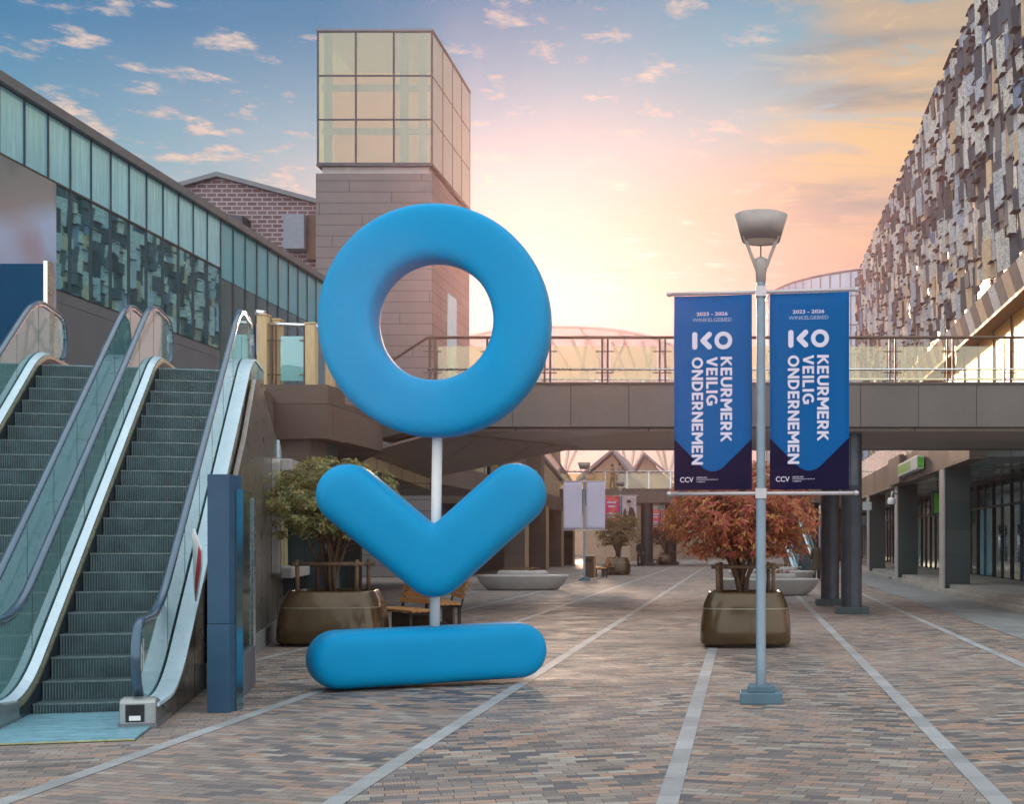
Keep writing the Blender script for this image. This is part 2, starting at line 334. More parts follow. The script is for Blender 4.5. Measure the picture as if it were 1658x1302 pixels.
# brick paving, laid askew in alternating lanes between the stone strips
def paving():
    m, k, p, o = newmat('brick_paving'); c = k.coord(); x, y, z = k.sep(c)[:3]
    lane = k.math('FLOOR', k.math('DIVIDE', k.math('ADD', x, 2.51), 2.04))
    par = k.math('MODULO', k.math('ADD', lane, 100.0), 2.0)
    sg = k.mapr(par, 0, 1, 1, -1)
    A = R(17); su = k.math('MULTIPLY', sg, math.sin(A))
    u = k.math('ADD', k.math('MULTIPLY', x, math.cos(A)), k.math('MULTIPLY', y, su))
    v = k.math('SUBTRACT', k.math('MULTIPLY', y, math.cos(A)), k.math('MULTIPLY', x, su))
    u = k.math('ADD', u, 500.0); v = k.math('ADD', v, 500.0)
    bw, bh = 0.215, 0.100
    vr = k.math('DIVIDE', v, bh); row = k.math('FLOOR', vr)
    ur = k.math('ADD', k.math('DIVIDE', u, bw), k.math('ADD', k.math('MULTIPLY', row, 0.5), k.math('MULTIPLY', k.white(k.comb(row, lane, 3.0))[0], 0.3)))
    colm = k.math('FLOOR', ur); fu = k.math('FRACT', ur); fv = k.math('FRACT', vr)
    cell = k.comb(colm, row, lane); wn = k.white(cell); r = wn[0]
    base = k.ramp(r, [(0.0, (0.060, 0.068, 0.082)), (0.18, (0.085, 0.088, 0.098)), (0.20, (0.29, 0.19, 0.145)), (0.42, (0.38, 0.25, 0.18)), (0.44, (0.20, 0.17, 0.15)),
                          (0.66, (0.25, 0.205, 0.175)), (0.68, (0.135, 0.12, 0.115)), (0.84, (0.17, 0.15, 0.14)), (0.86, (0.30, 0.265, 0.23)), (1.0, (0.36, 0.33, 0.29))], 'LINEAR')
    # neighbouring bricks often share a batch: blend with a coarser patch tone
    patch = k.noise(k.comb(k.math('MULTIPLY', x, 0.8), k.math('MULTIPLY', y, 1.6), 0.0), 1.6, 3)
    base = k.mix(k.mapr(patch, 0.5, 0.70, 0, 0.45), base, (0.10, 0.10, 0.105))
    base = k.mix(k.mapr(k.noise(c, 0.32, 4), 0.42, 0.62, 0, 0.5), base, (0.29, 0.235, 0.21))
    rib = k.math('SINE', k.math('MULTIPLY', u, 2 * math.pi / 0.022))
    hasrib = k.math('GREATER_THAN', wn[1] if False else k.white(k.comb(row, colm, k.math('ADD', lane, 7.0)))[0], 0.42)
    ribm = k.math('MULTIPLY', rib, hasrib)
    fine = k.noise(c, 60, 4, 0.7)
    f = k.math('ADD', k.math('MULTIPLY', ribm, 0.10), k.mapr(fine, 0.25, 0.75, 0.78, 1.22))
    joint = k.math('MAXIMUM', k.math('LESS_THAN', fu, 0.028), k.math('LESS_THAN', fv, 0.06))
    f = k.math('MULTIPLY', f, k.mapr(joint, 0, 1, 1, 0.22))
    f = k.math('MULTIPLY', f, k.mapr(k.noise(c, 0.9, 6, 0.65, 0.6), 0.52, 0.68, 1.0, 0.72))
    gum = k.n.new('ShaderNodeTexVoronoi'); k.put(gum.inputs['Vector'], c); gum.inputs['Scale'].default_value = 2.3; gum.inputs['Randomness'].default_value = 1.0
    f = k.math('MULTIPLY', f, k.mapr(k.math('LESS_THAN', gum.outputs['Distance'], 0.045), 0, 1, 1.0, 0.55))
    k.put(p.inputs['Base Color'], k.vmath('MULTIPLY', base, k.comb(f, f, f)))
    k.put(p.inputs['Roughness'], k.mapr(k.noise(c, 1.2, 4), 0.3, 0.7, 0.5, 0.78))
    h = k.math('ADD', k.math('MULTIPLY', k.white(cell)[0], 0.35), k.math('ADD', k.math('MULTIPLY', ribm, 0.18), k.math('MULTIPLY', joint, -1.0)))
    h = k.math('ADD', h, k.math('MULTIPLY', fine, 0.25))
    k.put(p.inputs['Normal'], k.bump(h, 0.7, 0.006)); return m
M['paving'] = paving()
def slabmat(name, col, sx_, sy_, jo=0.012, rough=0.6):
    m, k, p, o = newmat(name); c = k.coord(); x, y, z = k.sep(c)[:3]
    u = k.math('DIVIDE', k.math('ADD', x, 200.0), sx_); v = k.math('DIVIDE', k.math('ADD', y, 200.0), sy_)
    row = k.math('FLOOR', v); u = k.math('ADD', u, k.math('MULTIPLY', row, 0.37))
    r = k.white(k.comb(k.math('FLOOR', u), row, 0.0))[0]
    j = k.math('MAXIMUM', k.math('LESS_THAN', k.math('FRACT', u), jo / sx_), k.math('LESS_THAN', k.math('FRACT', v), jo / sy_))
    f = k.math('MULTIPLY', k.mapr(r, 0, 1, 0.86, 1.14), k.mapr(k.noise(c, 45, 4, 0.7), 0.25, 0.75, 0.85, 1.15))
    f = k.math('MULTIPLY', f, k.mapr(k.noise(c, 1.3, 5), 0.3, 0.7, 0.82, 1.15))
    f = k.math('MULTIPLY', f, k.mapr(j, 0, 1, 1, 0.45))
    k.put(p.inputs['Base Color'], k.vmath('MULTIPLY', col, k.comb(f, f, f))); p.inputs['Roughness'].default_value = rough
    k.put(p.inputs['Normal'], k.bump(k.math('SUBTRACT', k.math('MULTIPLY', k.noise(c, 70, 3), 0.2), j), 0.4, 0.005)); return m
M['strip'] = slabmat('pale_granite_strip', (0.30, 0.31, 0.32), 50, 0.62, 0.008)
M['slab'] = slabmat('grey_granite_slabs', (0.20, 0.215, 0.22), 0.45, 0.9)
M['step'] = slabmat('light_granite_step', (0.34, 0.33, 0.30), 1.0, 1.2)

# ------------------------------------------------------------------ setting: ground, strips, pavement, steps
def struct(o): o['kind'] = 'structure'; return o
b = MB(); b.quad((-200, -20, 0), (200, -20, 0), (200, 200, 0), (-200, 200, 0)); struct(b.build('ground', M['paving'], fixn=False))
b = MB()
for xs in (-8.63, -6.59, -4.55, -2.51, -0.47, 1.57, 3.61):
    y0 = 5.0
    b.quad((xs - 0.068, y0, 0.004), (xs + 0.068, y0, 0.004), (xs + 0.068, 140, 0.004), (xs - 0.068, 140, 0.004))
struct(b.build('paving_strips', M['strip'], fixn=False))
b = MB(); b.quad((4.55, 5, 0.006), (6.25, 5, 0.006), (6.25, 140, 0.006), (4.55, 140, 0.006)); struct(b.build('pavement', M['slab'], fixn=False))
b = MB(); b.box(6.2, 6.55, 22, 120, 0.0, 0.13); b.box(6.5, 14, 22, 120, 0.131, 0.26); struct(b.build('steps', M['step']))

# ------------------------------------------------------------------ left glass-fronted mall wing (street side x = -16)
def facade_glass(name, dark, rough, streaks, warm=0.0, refl=0.5):
    m, k, p, o = newmat(name); c = k.coord(); x, y, z = k.sep(c)[:3]
    cell = k.comb(k.math('FLOOR', k.math('ADD', y, 100.35)), 0.0, 0.0); r = k.white(cell)[0]
    st = k.noise(k.comb(0.0, k.math('MULTIPLY', y, 5.0), k.math('MULTIPLY', z, 0.35)), 2.0, 5, 0.7)
    f = k.math('MULTIPLY', k.mapr(st, 0.3, 0.7, 1 - streaks, 1 + streaks), k.mapr(r, 0, 1, 0.9, 1.1))
    k.put(p.inputs['Base Color'], k.vmath('MULTIPLY', dark, k.comb(f, f, f)))
    p.inputs['Roughness'].default_value = rough
    gl = k.n.new('ShaderNodeBsdfGlossy'); gl.inputs['Roughness'].default_value = rough
    gl.inputs[0].default_value = (0.48, 0.94, 1.0, 1)
    nv = k.comb(k.math('MULTIPLY', r, 7.0), y, z)
    k.put(gl.inputs['Normal'], k.bump(k.math('ADD', k.noise(nv, 0.45, 1), k.math('MULTIPLY', r, 0.0)), 0.10, 0.05))
    mx = k.n.new('ShaderNodeMixShader'); mx.inputs[0].default_value = refl
    k.l.new(p.outputs[0], mx.inputs[1]); k.l.new(gl.outputs[0], mx.inputs[2]); k.l.new(mx.outputs[0], o.inputs[0]); return m
M['spandrel'] = facade_glass('frosted_sky_tint_glass', (0.36, 0.72, 0.84), 0.20, 0.30, refl=0.40)  # frosted glass; missing sky reflection put into its pale colour
M['spandrel_teal'] = facade_glass('teal_reflection_and_shop_glass', (0.07, 0.34, 0.43), 0.25, 0.12, refl=0.22)  # changed reflection past the wing's bend put into the teal
M['mirror'] = facade_glass('dark_mirror_glass', (0.02, 0.07, 0.08), 0.015, 0.1, refl=0.60)
M['mirror_dull'] = facade_glass('dark_tinted_glass', (0.035, 0.055, 0.06), 0.12, 0.3, refl=0.22)
M['greyclad'] = panelled('grey_metal_plinth', (0.11, 0.125, 0.145), 3.0, 1.6, 0.02, 0.4, 0.06, 0.02, spec=0.6)
M['coping'] = plain('grey_coping', (0.16, 0.17, 0.19), 0.4, 0.4, 0.1, 3)
mw = thing('mall_wing', (-16, 38, 0), 'long glass fronted mall wing with a teal panel band, left of the street', 'building')
XF = -16.0; ZG, ZM, ZR = 7.5, 9.95, 11.45; YA, YB, YC = 20.0, 40.3, 50.5
b = MB(); b.box(-30, XF - 0.12, YA, YC, 3.9, ZR); b.build('wall', M['greyclad'], mw)
b = MB(); b.box(XF - 0.11, XF - 0.02, YA, YC, 3.9, ZG - 0.02); b.build('plinth', M['greyclad'], mw)
b = MB(); b.box(-30.1, XF + 0.16, YA, YC + 0.1, ZR, ZR + 0.22); b.build('coping', M['coping'], mw)
ys = []; y = YA + 0.35
while y < YC - 0.9: ys.append(y); y += 1.0
def panes(y0, y1, z0, z1, mat, nm):
    for yy in ys:
        if y0 <= yy < y1:
            b = MB(); b.box(XF - 0.05, XF, yy + 0.02, yy + 0.98, z0, z1); b.build(nm, mat, mw)
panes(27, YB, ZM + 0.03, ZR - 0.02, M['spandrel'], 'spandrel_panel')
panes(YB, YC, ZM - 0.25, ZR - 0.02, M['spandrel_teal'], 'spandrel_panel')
panes(30.2, YB, ZG, ZM - 0.03, M['mirror'], 'window_pane')
panes(YB, YC, ZG - 1.0, ZM - 0.28, M['mirror_dull'], 'window_pane')
b = MB()
for yy in ys: b.box(XF - 0.06, XF + 0.035, yy - 0.018, yy + 0.018, ZG - 0.02, ZR)
b.box(XF - 0.06, XF + 0.03, YA, YB, ZM - 0.028, ZM + 0.028)
b.build('mullion_grid', M['steel_dark'], mw)
# big blurred picture on the near end
m, k, p, o = newmat('blurred_poster_print'); c = k.coord(); x, y, z = k.sep(c)[:3]
v = k.comb(0.0, k.math('MULTIPLY', y, 0.8), k.math('MULTIPLY', z, 0.8))
n1 = k.noise(v, 0.55, 1); n2 = k.noise(v, 0.9, 1, out='Color')
t_ = k.math('ADD', k.math('SUBTRACT', z, ZG), k.math('MULTIPLY', k.math('SUBTRACT', y, 28.0), -0.35))
cc = k.ramp(k.mapr(t_, -0.8, 2.4), [(0.0, (0.36, 0.42, 0.62)), (0.45, (0.42, 0.52, 0.72)), (0.62, (0.30, 0.27, 0.27)), (1.0, (0.17, 0.19, 0.18))])
cc = k.mix(k.mapr(n1, 0.5, 0.75, 0, 0.75), cc, (0.36, 0.16, 0.15))
cc = k.mix(k.mapr(k.noise(v, 0.8, 1, dist=1.0), 0.55, 0.8, 0, 0.7), cc, (0.08, 0.13, 0.15))
k.put(p.inputs['Base Color'], cc); p.inputs['Roughness'].default_value = 0.55; M['poster'] = m
b = MB(); b.box(XF - 0.02, XF + 0.10, 22.0, 30.55, 6.85, ZM - 0.06)
tag(b.build('picture_screen', M['poster']), 'large blurred pink and pale blue picture panel on the near end of the glass wing', 'screen')
b = MB(); b.box(-12.6, -10.25, 19.35, 19.5, 4.1, 5.68); o = b.build('hoarding', plain('navy_hoarding', (0.004, 0.055, 0.13), 0.6, 0, 0.1, 2, spec=0.1))
tag(o, 'dark navy blue hoarding board behind the top of the left escalator', 'board')
b = MB(); b.box(-10.25, -10.19, 19.33, 19.52, 4.1, 5.72); b.build('edge_post', M['steel'], o)
# small notice on the glass
b = MB(); b.box(XF + 0.04, XF + 0.06, 43.2, 43.9, 7.72, 8.75); o = b.build('notice_board', plain('pale_violet_notice', (0.45, 0.4, 0.55), 0.5))
tag(o, 'small pale notice with a red panel stuck on the dark glass of the wing', 'sign')
b = MB(); b.box(XF + 0.062, XF + 0.068, 43.35, 43.75, 7.95, 8.55); b.build('red_panel', plain('notice_red', (0.5, 0.08, 0.12), 0.5), o)

# upper deck on the left (where the escalators land)
ZD = 4.12
dk = thing('upper_walkway', (-10, 24, 0), 'brown granite upper walkway and its piers beside the top of the escalators', 'walkway')
b = MB(); b.prism([(-16.0, 19.9), (-9.2, 19.9), (-8.45, 23.0), (-8.45, 24.0), (-7.25, 24.0), (-7.25, 26.5), (-9.5, 32), (-9.5, 52), (-16.0, 52)], 'z', 3.42, ZD)
b.build('deck', M['granite'], dk)
b = MB(); b.box(-8.46, -7.24, 22.98, 23.98, 3.40, 4.34); b.box(-8.44, -7.58, 23.1, 23.98, 2.3, 3.399); b.build('parapet', M['granite'], dk)
b = MB(); b.box(-8.43, -7.6, 23.985, 24.7, 0, 3.415); b.build('pier', M['granite_dark'], dk)
b = MB(); b.box(-9.05, -8.47, 20.6, 21.0, 3.75, 4.20); b.box(-8.9, -8.47, 21.001, 22.9, 3.85, 4.18); b.build('edge_beam', M['granite'], dk)
# wall beyond the pier and dark shop front under the deck
b = MB(); b.box(-10.2, -8.98, 31.0, 31.5, 3.4, 4.85); b.build('rear_wall', M['granite'], dk)
b = MB(); b.box(-16, -9.6, 33.0, 33.2, 0, 3.4); b.build('shop_wall', M['dark'], dk)
b = MB(); b.box(-9.9, -9.86, 26, 32.9, 0.1, 3.3); b.build('shop_glass', M['mirror_dull'], dk)

def rail_post(mb, x, y, z0, h):
    for s in (-0.06, 0.06):
        mb.box(x + s - 0.018, x + s + 0.018, y - 0.03, y + 0.03, z0, z0 + h)
    for zz in (0.22, h - 0.3): mb.bar((x - 0.2, y, z0 + zz), (x + 0.2, y, z0 + zz), 0.022)
def post_tan(parent, x, y, z0, z1, w_=0.2):
    b = MB(); b.box(x - w_ / 2, x + w_ / 2, y - 0.1, y + 0.1, z0, z1); b.box(x - w_ / 2 - 0.015, x + w_ / 2 + 0.015, y - 0.115, y + 0.115, z1, z1 + 0.03)
    return b.build('post', M['tanpost'], parent, 0.008)
rl = thing('glass_railing', (-7.9, 23.1, 4.34), 'short glass railing with posts painted sunlit tan on the brown granite parapet', 'railing')
for x, y, z1, w_ in ((-8.40, 23.1, 5.55, 0.17), (-8.22, 23.3, 5.5, 0.13), (-7.56, 23.1, 5.40, 0.17), (-7.36, 23.5, 5.15, 0.12)): post_tan(rl, x, y, 4.34, z1, w_)
b = MB(); b.tube([(-8.42, 23.1, 5.42), (-7.46, 23.1, 5.38)], 0.035); b.tube([(-8.5, 23.0, 5.6), (-8.36, 23.1, 5.6)], 0.05)
b.tube([(-7.46, 23.1, 5.38), (-7.3, 24.2, 4.98 + 0.25)], 0.03); b.build('handrail', M['steel'], rl)
b = MB(); b.box(-8.10, -7.70, 23.09, 23.11, 4.42, 5.20); b.build('glass_panel', M['glass_teal'], rl)
for x in (-8.22, -7.66):
    b = MB(); b.box(x - 0.03, x - 0.01, 23.06, 23.1, 4.34, 5.38); b.box(x + 0.03, x + 0.05, 23.06, 23.1, 4.34, 5.38)
    for zz in (4.52, 5.12): b.bar((x - 0.1, 23.05, zz), (x + 0.14, 23.05, zz), 0.018)
    b.build('twin_post', M['brownmetal'], rl)

# ------------------------------------------------------------------ near footbridge across the street
BZ0, BZ1, BY0, BY1 = 4.07, 5.0, 28.5, 33.4
br = thing('footbridge', (0, 31, 0), 'near granite clad footbridge with glass railing crossing the street on round columns', 'bridge')
XL = -6.85
b = MB()
b.prism([(XL, BY0), (16, BY0), (16, BY1 + 2.5), (-8.9, BY1 + 2.5), (-8.9, 32.0)], 'z', BZ0 + 0.02, BZ1); b.build('deck', M['granite_bridge'], br)
b = MB(); b.prism([(XL + 0.3, BY0 + 0.3), (14, BY0 + 0.3), (14, BY1 + 0.8), (-8.5, BY1 + 0.8), (-8.5, 32.3)], 'z', BZ0 - 0.05, BZ0 + 0.015); b.build('soffit', M['soffit'], br)
b = MB(); b.box(XL, 16, BY0 - 0.03, BY0 + 0.25, BZ1 + 0.001, BZ1 + 0.05); b.build('kerb', M['granite'], br)
for x in [XL + 0.1 + i * 1.245 for i in range(16)]:
    b = MB(); rail_post(b, x, BY0 + 0.12, BZ1 + 0.05, 0.98); b.build('rail_post', M['brownmetal'], br)
for i in range(15):
    x = XL + 0.1 + i * 1.245
    b = MB(); b.box(x + 0.12, x + 1.12, BY0 + 0.11, BY0 + 0.125, BZ1 + 0.10, BZ1 + 0.84); b.build('glass_panel', M['glass_bridge'], br)
b = MB(); b.tube([(-9.2, 33.2, BZ1 + 0.93), (XL, BY0 + 0.1, BZ1 + 1.03), (16, BY0 + 0.1, BZ1 + 1.03)], 0.034); b.build('handrail', M['brownmetal'], br)
b = MB(); b.tube([(XL, BY0 + 0.08, BZ1 + 0.34), (16, BY0 + 0.08, BZ1 + 0.34)], 0.022); b.build('lower_rail', M['steel'], br)
b = MB(); b.tube([(-9.2, BY1 + 2.3, BZ1 + 1.0), (16, BY1 + 2.3, BZ1 + 1.0)], 0.03)
for i in range(20): b.box(-9 + i * 1.25, -8.95 + i * 1.25, BY1 + 2.28, BY1 + 2.32, BZ1 + 0.001, BZ1 + 1.0)
b.build('far_railing', M['steel'], br)
for x, y, r in ((2.40, 29.6, 0.235), (2.18, 33.6, 0.235)):
    b = MB(); b.lathe([(r, 0.16), (r, 2.85), (r + 0.004, 2.86), (r + 0.004, 2.875), (r, 2.885), (r, BZ0 - 0.05)], (x, y, 0), 28)
    c = b.build('column', M['steel_dark'], br)
    for s in (-0.04,):
        b = MB(); b.box(x + s - 0.012, x + s + 0.012, y - r - 0.005, y - r + 0.02, 0.16, BZ0 - 0.06); b.build('seam', M['dark'], c)
    b = MB(); b.box(x - 0.37, x + 0.37, y - 0.37, y + 0.37, 0, 0.16); b.build('plinth', M['granite_dark'], c, 0.01)
# sloping canopy with tan lip where the bridge meets the left wing
cn = thing('entrance_canopy', (-8.5, 31, 3), 'sloping panelled canopy with a tan edge under the left end of the bridge', 'canopy')
A1, A2 = Vector((-8.7, 30.2, 3.62)), Vector((-7.62, 32.0, 3.14)); B1, B2 = Vector((XL + 0.2, 28.9, 4.0)), Vector((-4.2, 33.6, 4.0))
b = MB(); up = Vector((0, 0, 0.05)); b.hexa([A1, B1, B2, A2, A1 + up, B1 + up, B2 + up, A2 + up]); b.build('soffit_panel', M['soffit'], cn)
b = MB(); dn = Vector((0, 0, -0.27)); n_ = Vector((-0.2, 0.1, 0)); b.hexa([A1 + dn, A2 + dn, A2 + dn + n_, A1 + dn + n_, A1, A2, A2 + n_, A1 + n_]); b.build('lip', M['tanstone'], cn)
b = MB()
for t in (0.2, 0.4, 0.6, 0.8):
    a_ = A1.lerp(A2, t) - up * 0.1; c_ = B1.lerp(B2, t) - up * 0.1; b.bar(a_, c_, 0.018, 0.012)
b.build('joint_strips', M['dark'], cn)

# ------------------------------------------------------------------ tower with frosted glass lantern
tw = thing('tower', (-16.8, 65, 0), 'square boarded tower topped by a frosted glass lantern with dark glazing bars', 'tower')
TX0, TX1, TY0, TY1 = -19.35, -14.18, 60.0, 68.2
M['boards'] = panelled('grey_pink_board_cladding', (0.165, 0.145, 0.15), 5.2, 0.5, 0.03, 0.55, 0.07, 0.05, 0.37)
b = MB(); b.box(TX0 - 0.1, TX1 + 0.0, TY0, TY1, 0, 18.35); b.build('shaft', M['boards'], tw)
b = MB(); b.box(TX0 + 0.15, TX1 - 0.15, TY0 + 0.15, TY1 - 0.15, 18.351, 18.75); b.build('shadow_gap', M['bench_stone'], tw)
m, k, p, o = newmat('frosted_lantern_glass'); k.n.remove(p); c = k.coord()
tl = k.n.new('ShaderNodeBsdfTranslucent'); tl.inputs[0].default_value = (1.0, 0.84, 0.48, 1)
tp = k.n.new('ShaderNodeBsdfRefraction'); tp.inputs[0].default_value = (1.0, 0.90, 0.62, 1); tp.inputs['IOR'].default_value = 1.02; tp.inputs['Roughness'].default_value = 0.13
df = k.n.new('ShaderNodeBsdfDiffuse'); df.inputs[0].default_value = (0.38, 0.62, 0.60, 1)
gl = k.n.new('ShaderNodeBsdfGlossy'); gl.inputs['Roughness'].default_value = 0.12; gl.inputs[0].default_value = (0.85, 0.95, 1, 1)
a1 = k.n.new('ShaderNodeMixShader'); a1.inputs[0].default_value = 0.40; k.l.new(tl.outputs[0], a1.inputs[1]); k.l.new(df.outputs[0], a1.inputs[2])
a2 = k.n.new('ShaderNodeMixShader'); a2.inputs[0].default_value = 0.78; k.l.new(a1.outputs[0], a2.inputs[1]); k.l.new(tp.outputs[0], a2.inputs[2])
a3 = k.n.new('ShaderNodeMixShader'); a3.inputs[0].default_value = 0.14; k.l.new(a2.outputs[0], a3.inputs[1]); k.l.new(gl.outputs[0], a3.inputs[2])
k.l.new(a3.outputs[0], o.inputs[0]); M['frost'] = m
m, k, p, o = newmat('white_frosted_side_glass'); p.inputs['Base Color'].default_value = (0.8, 0.8, 0.78, 1); p.inputs['Roughness'].default_value = 0.2
tl = k.n.new('ShaderNodeBsdfTranslucent'); tl.inputs[0].default_value = (0.88, 0.92, 0.95, 1); mx = k.n.new('ShaderNodeMixShader'); mx.inputs[0].default_value = 0.55
k.l.new(p.outputs[0], mx.inputs[1]); k.l.new(tl.outputs[0], mx.inputs[2]); k.l.new(mx.outputs[0], o.inputs[0]); M['frost_side'] = m
LZ0, LZ1 = 18.8, 24.78; hz = (LZ1 - LZ0) / 3; wx = (TX1 - TX0) / 3
for i in range(3):
    for j in range(3):
        b = MB(); b.box(TX0 + i * wx + 0.03, TX0 + (i + 1) * wx - 0.03, TY0 - 0.02, TY0 + 0.0, LZ0 + j * hz + 0.03, LZ0 + (j + 1) * hz - 0.03); b.build('lantern_pane', M['frost'], tw)
wy = (TY1 - TY0) / 4
for i in range(4):
    for j in range(3):
        for xx in (TX1, TX0 - 0.02):
            b = MB(); fm = M['frost_side'] if xx == TX1 else M['frost']; b.box(xx, xx + 0.02, TY0 + i * wy + 0.02, TY0 + (i + 1) * wy - 0.02, LZ0 + j * hz + 0.02, LZ0 + (j + 1) * hz - 0.02); b.build('lantern_pane', fm, tw)
for i in range(3):
    b = MB(); b.box(TX0 + i * wx + 0.03, TX0 + (i + 1) * wx - 0.03, TY1, TY1 + 0.02, LZ0, LZ1 - 0.03); b.build('lantern_pane', M['frost'], tw)
b = MB()
for i in range(4): b.box(TX0 + i * wx - 0.035, TX0 + i * wx + 0.035, TY0 - 0.06, TY0 + 0.04, LZ0, LZ1)
for j in range(4): b.box(TX0 - 0.03, TX1 + 0.03, TY0 - 0.055, TY0 + 0.035, LZ0 + j * hz - 0.03, LZ0 + j * hz + 0.03)
for i in range(5): b.box(TX1 - 0.02, TX1 + 0.045, TY0 + i * wy - 0.02, TY0 + i * wy + 0.02, LZ0, LZ1)
for j in range(4): b.box(TX1 - 0.02, TX1 + 0.04, TY0, TY1, LZ0 + j * hz - 0.022, LZ0 + j * hz + 0.022)
b.build('glazing_bars', M['steel_dark'], tw)
b = MB(); b.box(TX0 - 0.06, TX1 + 0.07, TY0 - 0.08, TY1 + 0.05, LZ0 - 0.12, LZ0 - 0.031); b.build('lantern_base', M['steel_dark'], tw)
b = MB(); b.box(TX0 - 0.06, TX1 + 0.07, TY0 - 0.08, TY1 + 0.05, LZ1 + 0.031, LZ1 + 0.12); b.build('lantern_cap', M['coping'], tw)
b = MB(); b.box(TX0 + 0.2, TX1 - 0.2, TY0 + 0.2, TY1 - 0.2, LZ0 - 0.02, LZ0 + 0.05); b.build('bounce_floor', M['tanstone'], tw)  # added floor, its tan bounces warm light up the lantern
b = MB(); b.box(TX0 + 0.3, TX1 - 0.3, TY0 + 1.3, TY0 + 1.4, LZ0 + 0.05, LZ0 + 4.6); 
m, k, p, o = newmat('amber_glow_screen'); p.inputs['Base Color'].default_value = (0.95, 0.50, 0.10, 1); tl = k.n.new('ShaderNodeBsdfTranslucent'); tl.inputs[0].default_value = (1.0, 0.66, 0.22, 1)
mx = k.n.new('ShaderNodeMixShader'); mx.inputs[0].default_value = 0.7; k.l.new(p.outputs[0], mx.inputs[1]); k.l.new(tl.outputs[0], mx.inputs[2]); k.l.new(mx.outputs[0], o.inputs[0]); b.build('glow_screen', m, tw)  # added amber screen, puts a glow behind the lower panes
b = MB()
for x in (TX0 + 0.35, TX1 - 1.35, TX1 - 0.5): b.box(x - 0.16, x + 0.16, TY0 + 0.25, TY0 + 0.5, LZ0, LZ1)
for z in (LZ0 + hz - 0.42, LZ0 + 2 * hz - 0.42): b.box(TX0 + 0.1, TX1 - 0.1, TY0 + 0.28, TY0 + 0.48, z - 0.13, z + 0.13)
b.build('inner_frame', M['bluemetal'], tw)
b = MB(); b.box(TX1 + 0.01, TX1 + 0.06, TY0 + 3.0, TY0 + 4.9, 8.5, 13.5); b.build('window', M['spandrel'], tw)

# brick gabled building behind the wing
m, k, p, o = newmat('violet_brown_brick'); c = k.coord(); x, y, z = k.sep(c)[:3]
bt = k.n.new('ShaderNodeTexBrick'); k.put(bt.inputs['Vector'], k.comb(k.math('ADD', x, y), z, 0.0)); bt.inputs['Scale'].default_value = 1.0
bt.inputs['Brick Width'].default_value = 0.55; bt.inputs['Row Height'].default_value = 0.24; bt.inputs['Mortar Size'].default_value = 0.035
bt.inputs['Color1'].default_value = (0.135, 0.085, 0.095, 1); bt.inputs['Color2'].default_value = (0.19, 0.12, 0.13, 1); bt.inputs['Mortar'].default_value = (0.40, 0.35, 0.38, 1)
k.put(p.inputs['Base Color'], bt.outputs[0]); p.inputs['Roughness'].default_value = 0.85; M['brick'] = m
YG = 72.0
def at(px, py, Y): return (( px - CX) * Y / F, Y, EYE + (CY - py) * Y / F)
gb = thing('brick_building', at(400, CY, YG)[:2] + (0,), 'violet brown brick building with a low gable rising behind the glass wing', 'building')
gx = [at(270, 312, YG), at(355, 288, YG), at(540, 338, YG)]
b = MB(); b.prism([(gx[0][0], 0), (gx[2][0], 0), (gx[2][0], gx[2][2]), (gx[1][0], gx[1][2]), (gx[0][0], gx[0][2])], 'y', YG, YG + 22); b.build('wall', M['brick'], gb)
b = MB(); up = Vector((0, 0, 0.25))
for p0, p1 in ((gx[0], gx[1]), (gx[1], gx[2])):
    a_ = Vector(p0) + Vector((0, -0.4, 0)); c_ = Vector(p1) + Vector((0, -0.4, 0)); q = Vector((0, 23, 0))
    b.hexa([a_ + Vector((0, 0, .004)), c_ + Vector((0, 0, .004)), c_ + q, a_ + q, a_ + up, c_ + up, c_ + up + q, a_ + up + q])
b.build('roof', M['coping'], gb)
A_ = at(459, 402, YG - 1); B_ = at(492, 346, YG - 1)
b = MB(); b.box(A_[0], B_[0], YG - 1, YG - 0.01, A_[2], B_[2]); b.build('vent_housing', plain('grey_blue_box', (0.22, 0.26, 0.33), 0.5, 0.1), gb)
b = MB(); b.box(B_[0] + 0.02, B_[0] + 0.75, YG - 0.6, YG - 0.02, A_[2] - 0.5, B_[2] + 0.05); b.build('recess', M['brownmetal'], gb)
A_ = at(365, 362, YG - 1.2); b = MB(); b.hexa([(A_[0], YG - 1.2, A_[2] + 0.1), (A_[0] + 0.9, YG - 1.2, A_[2] - 0.2), (A_[0] + 0.9, YG, A_[2] - 0.2), (A_[0], YG, A_[2] + 0.1), (A_[0], YG - 1.2, A_[2] + 0.5), (A_[0] + 0.9, YG - 1.2, A_[2] + 0.45), (A_[0] + 0.9, YG, A_[2] + 0.45), (A_[0], YG, A_[2] + 0.5)]); b.build('floodlight', M['steel_dark'], gb)

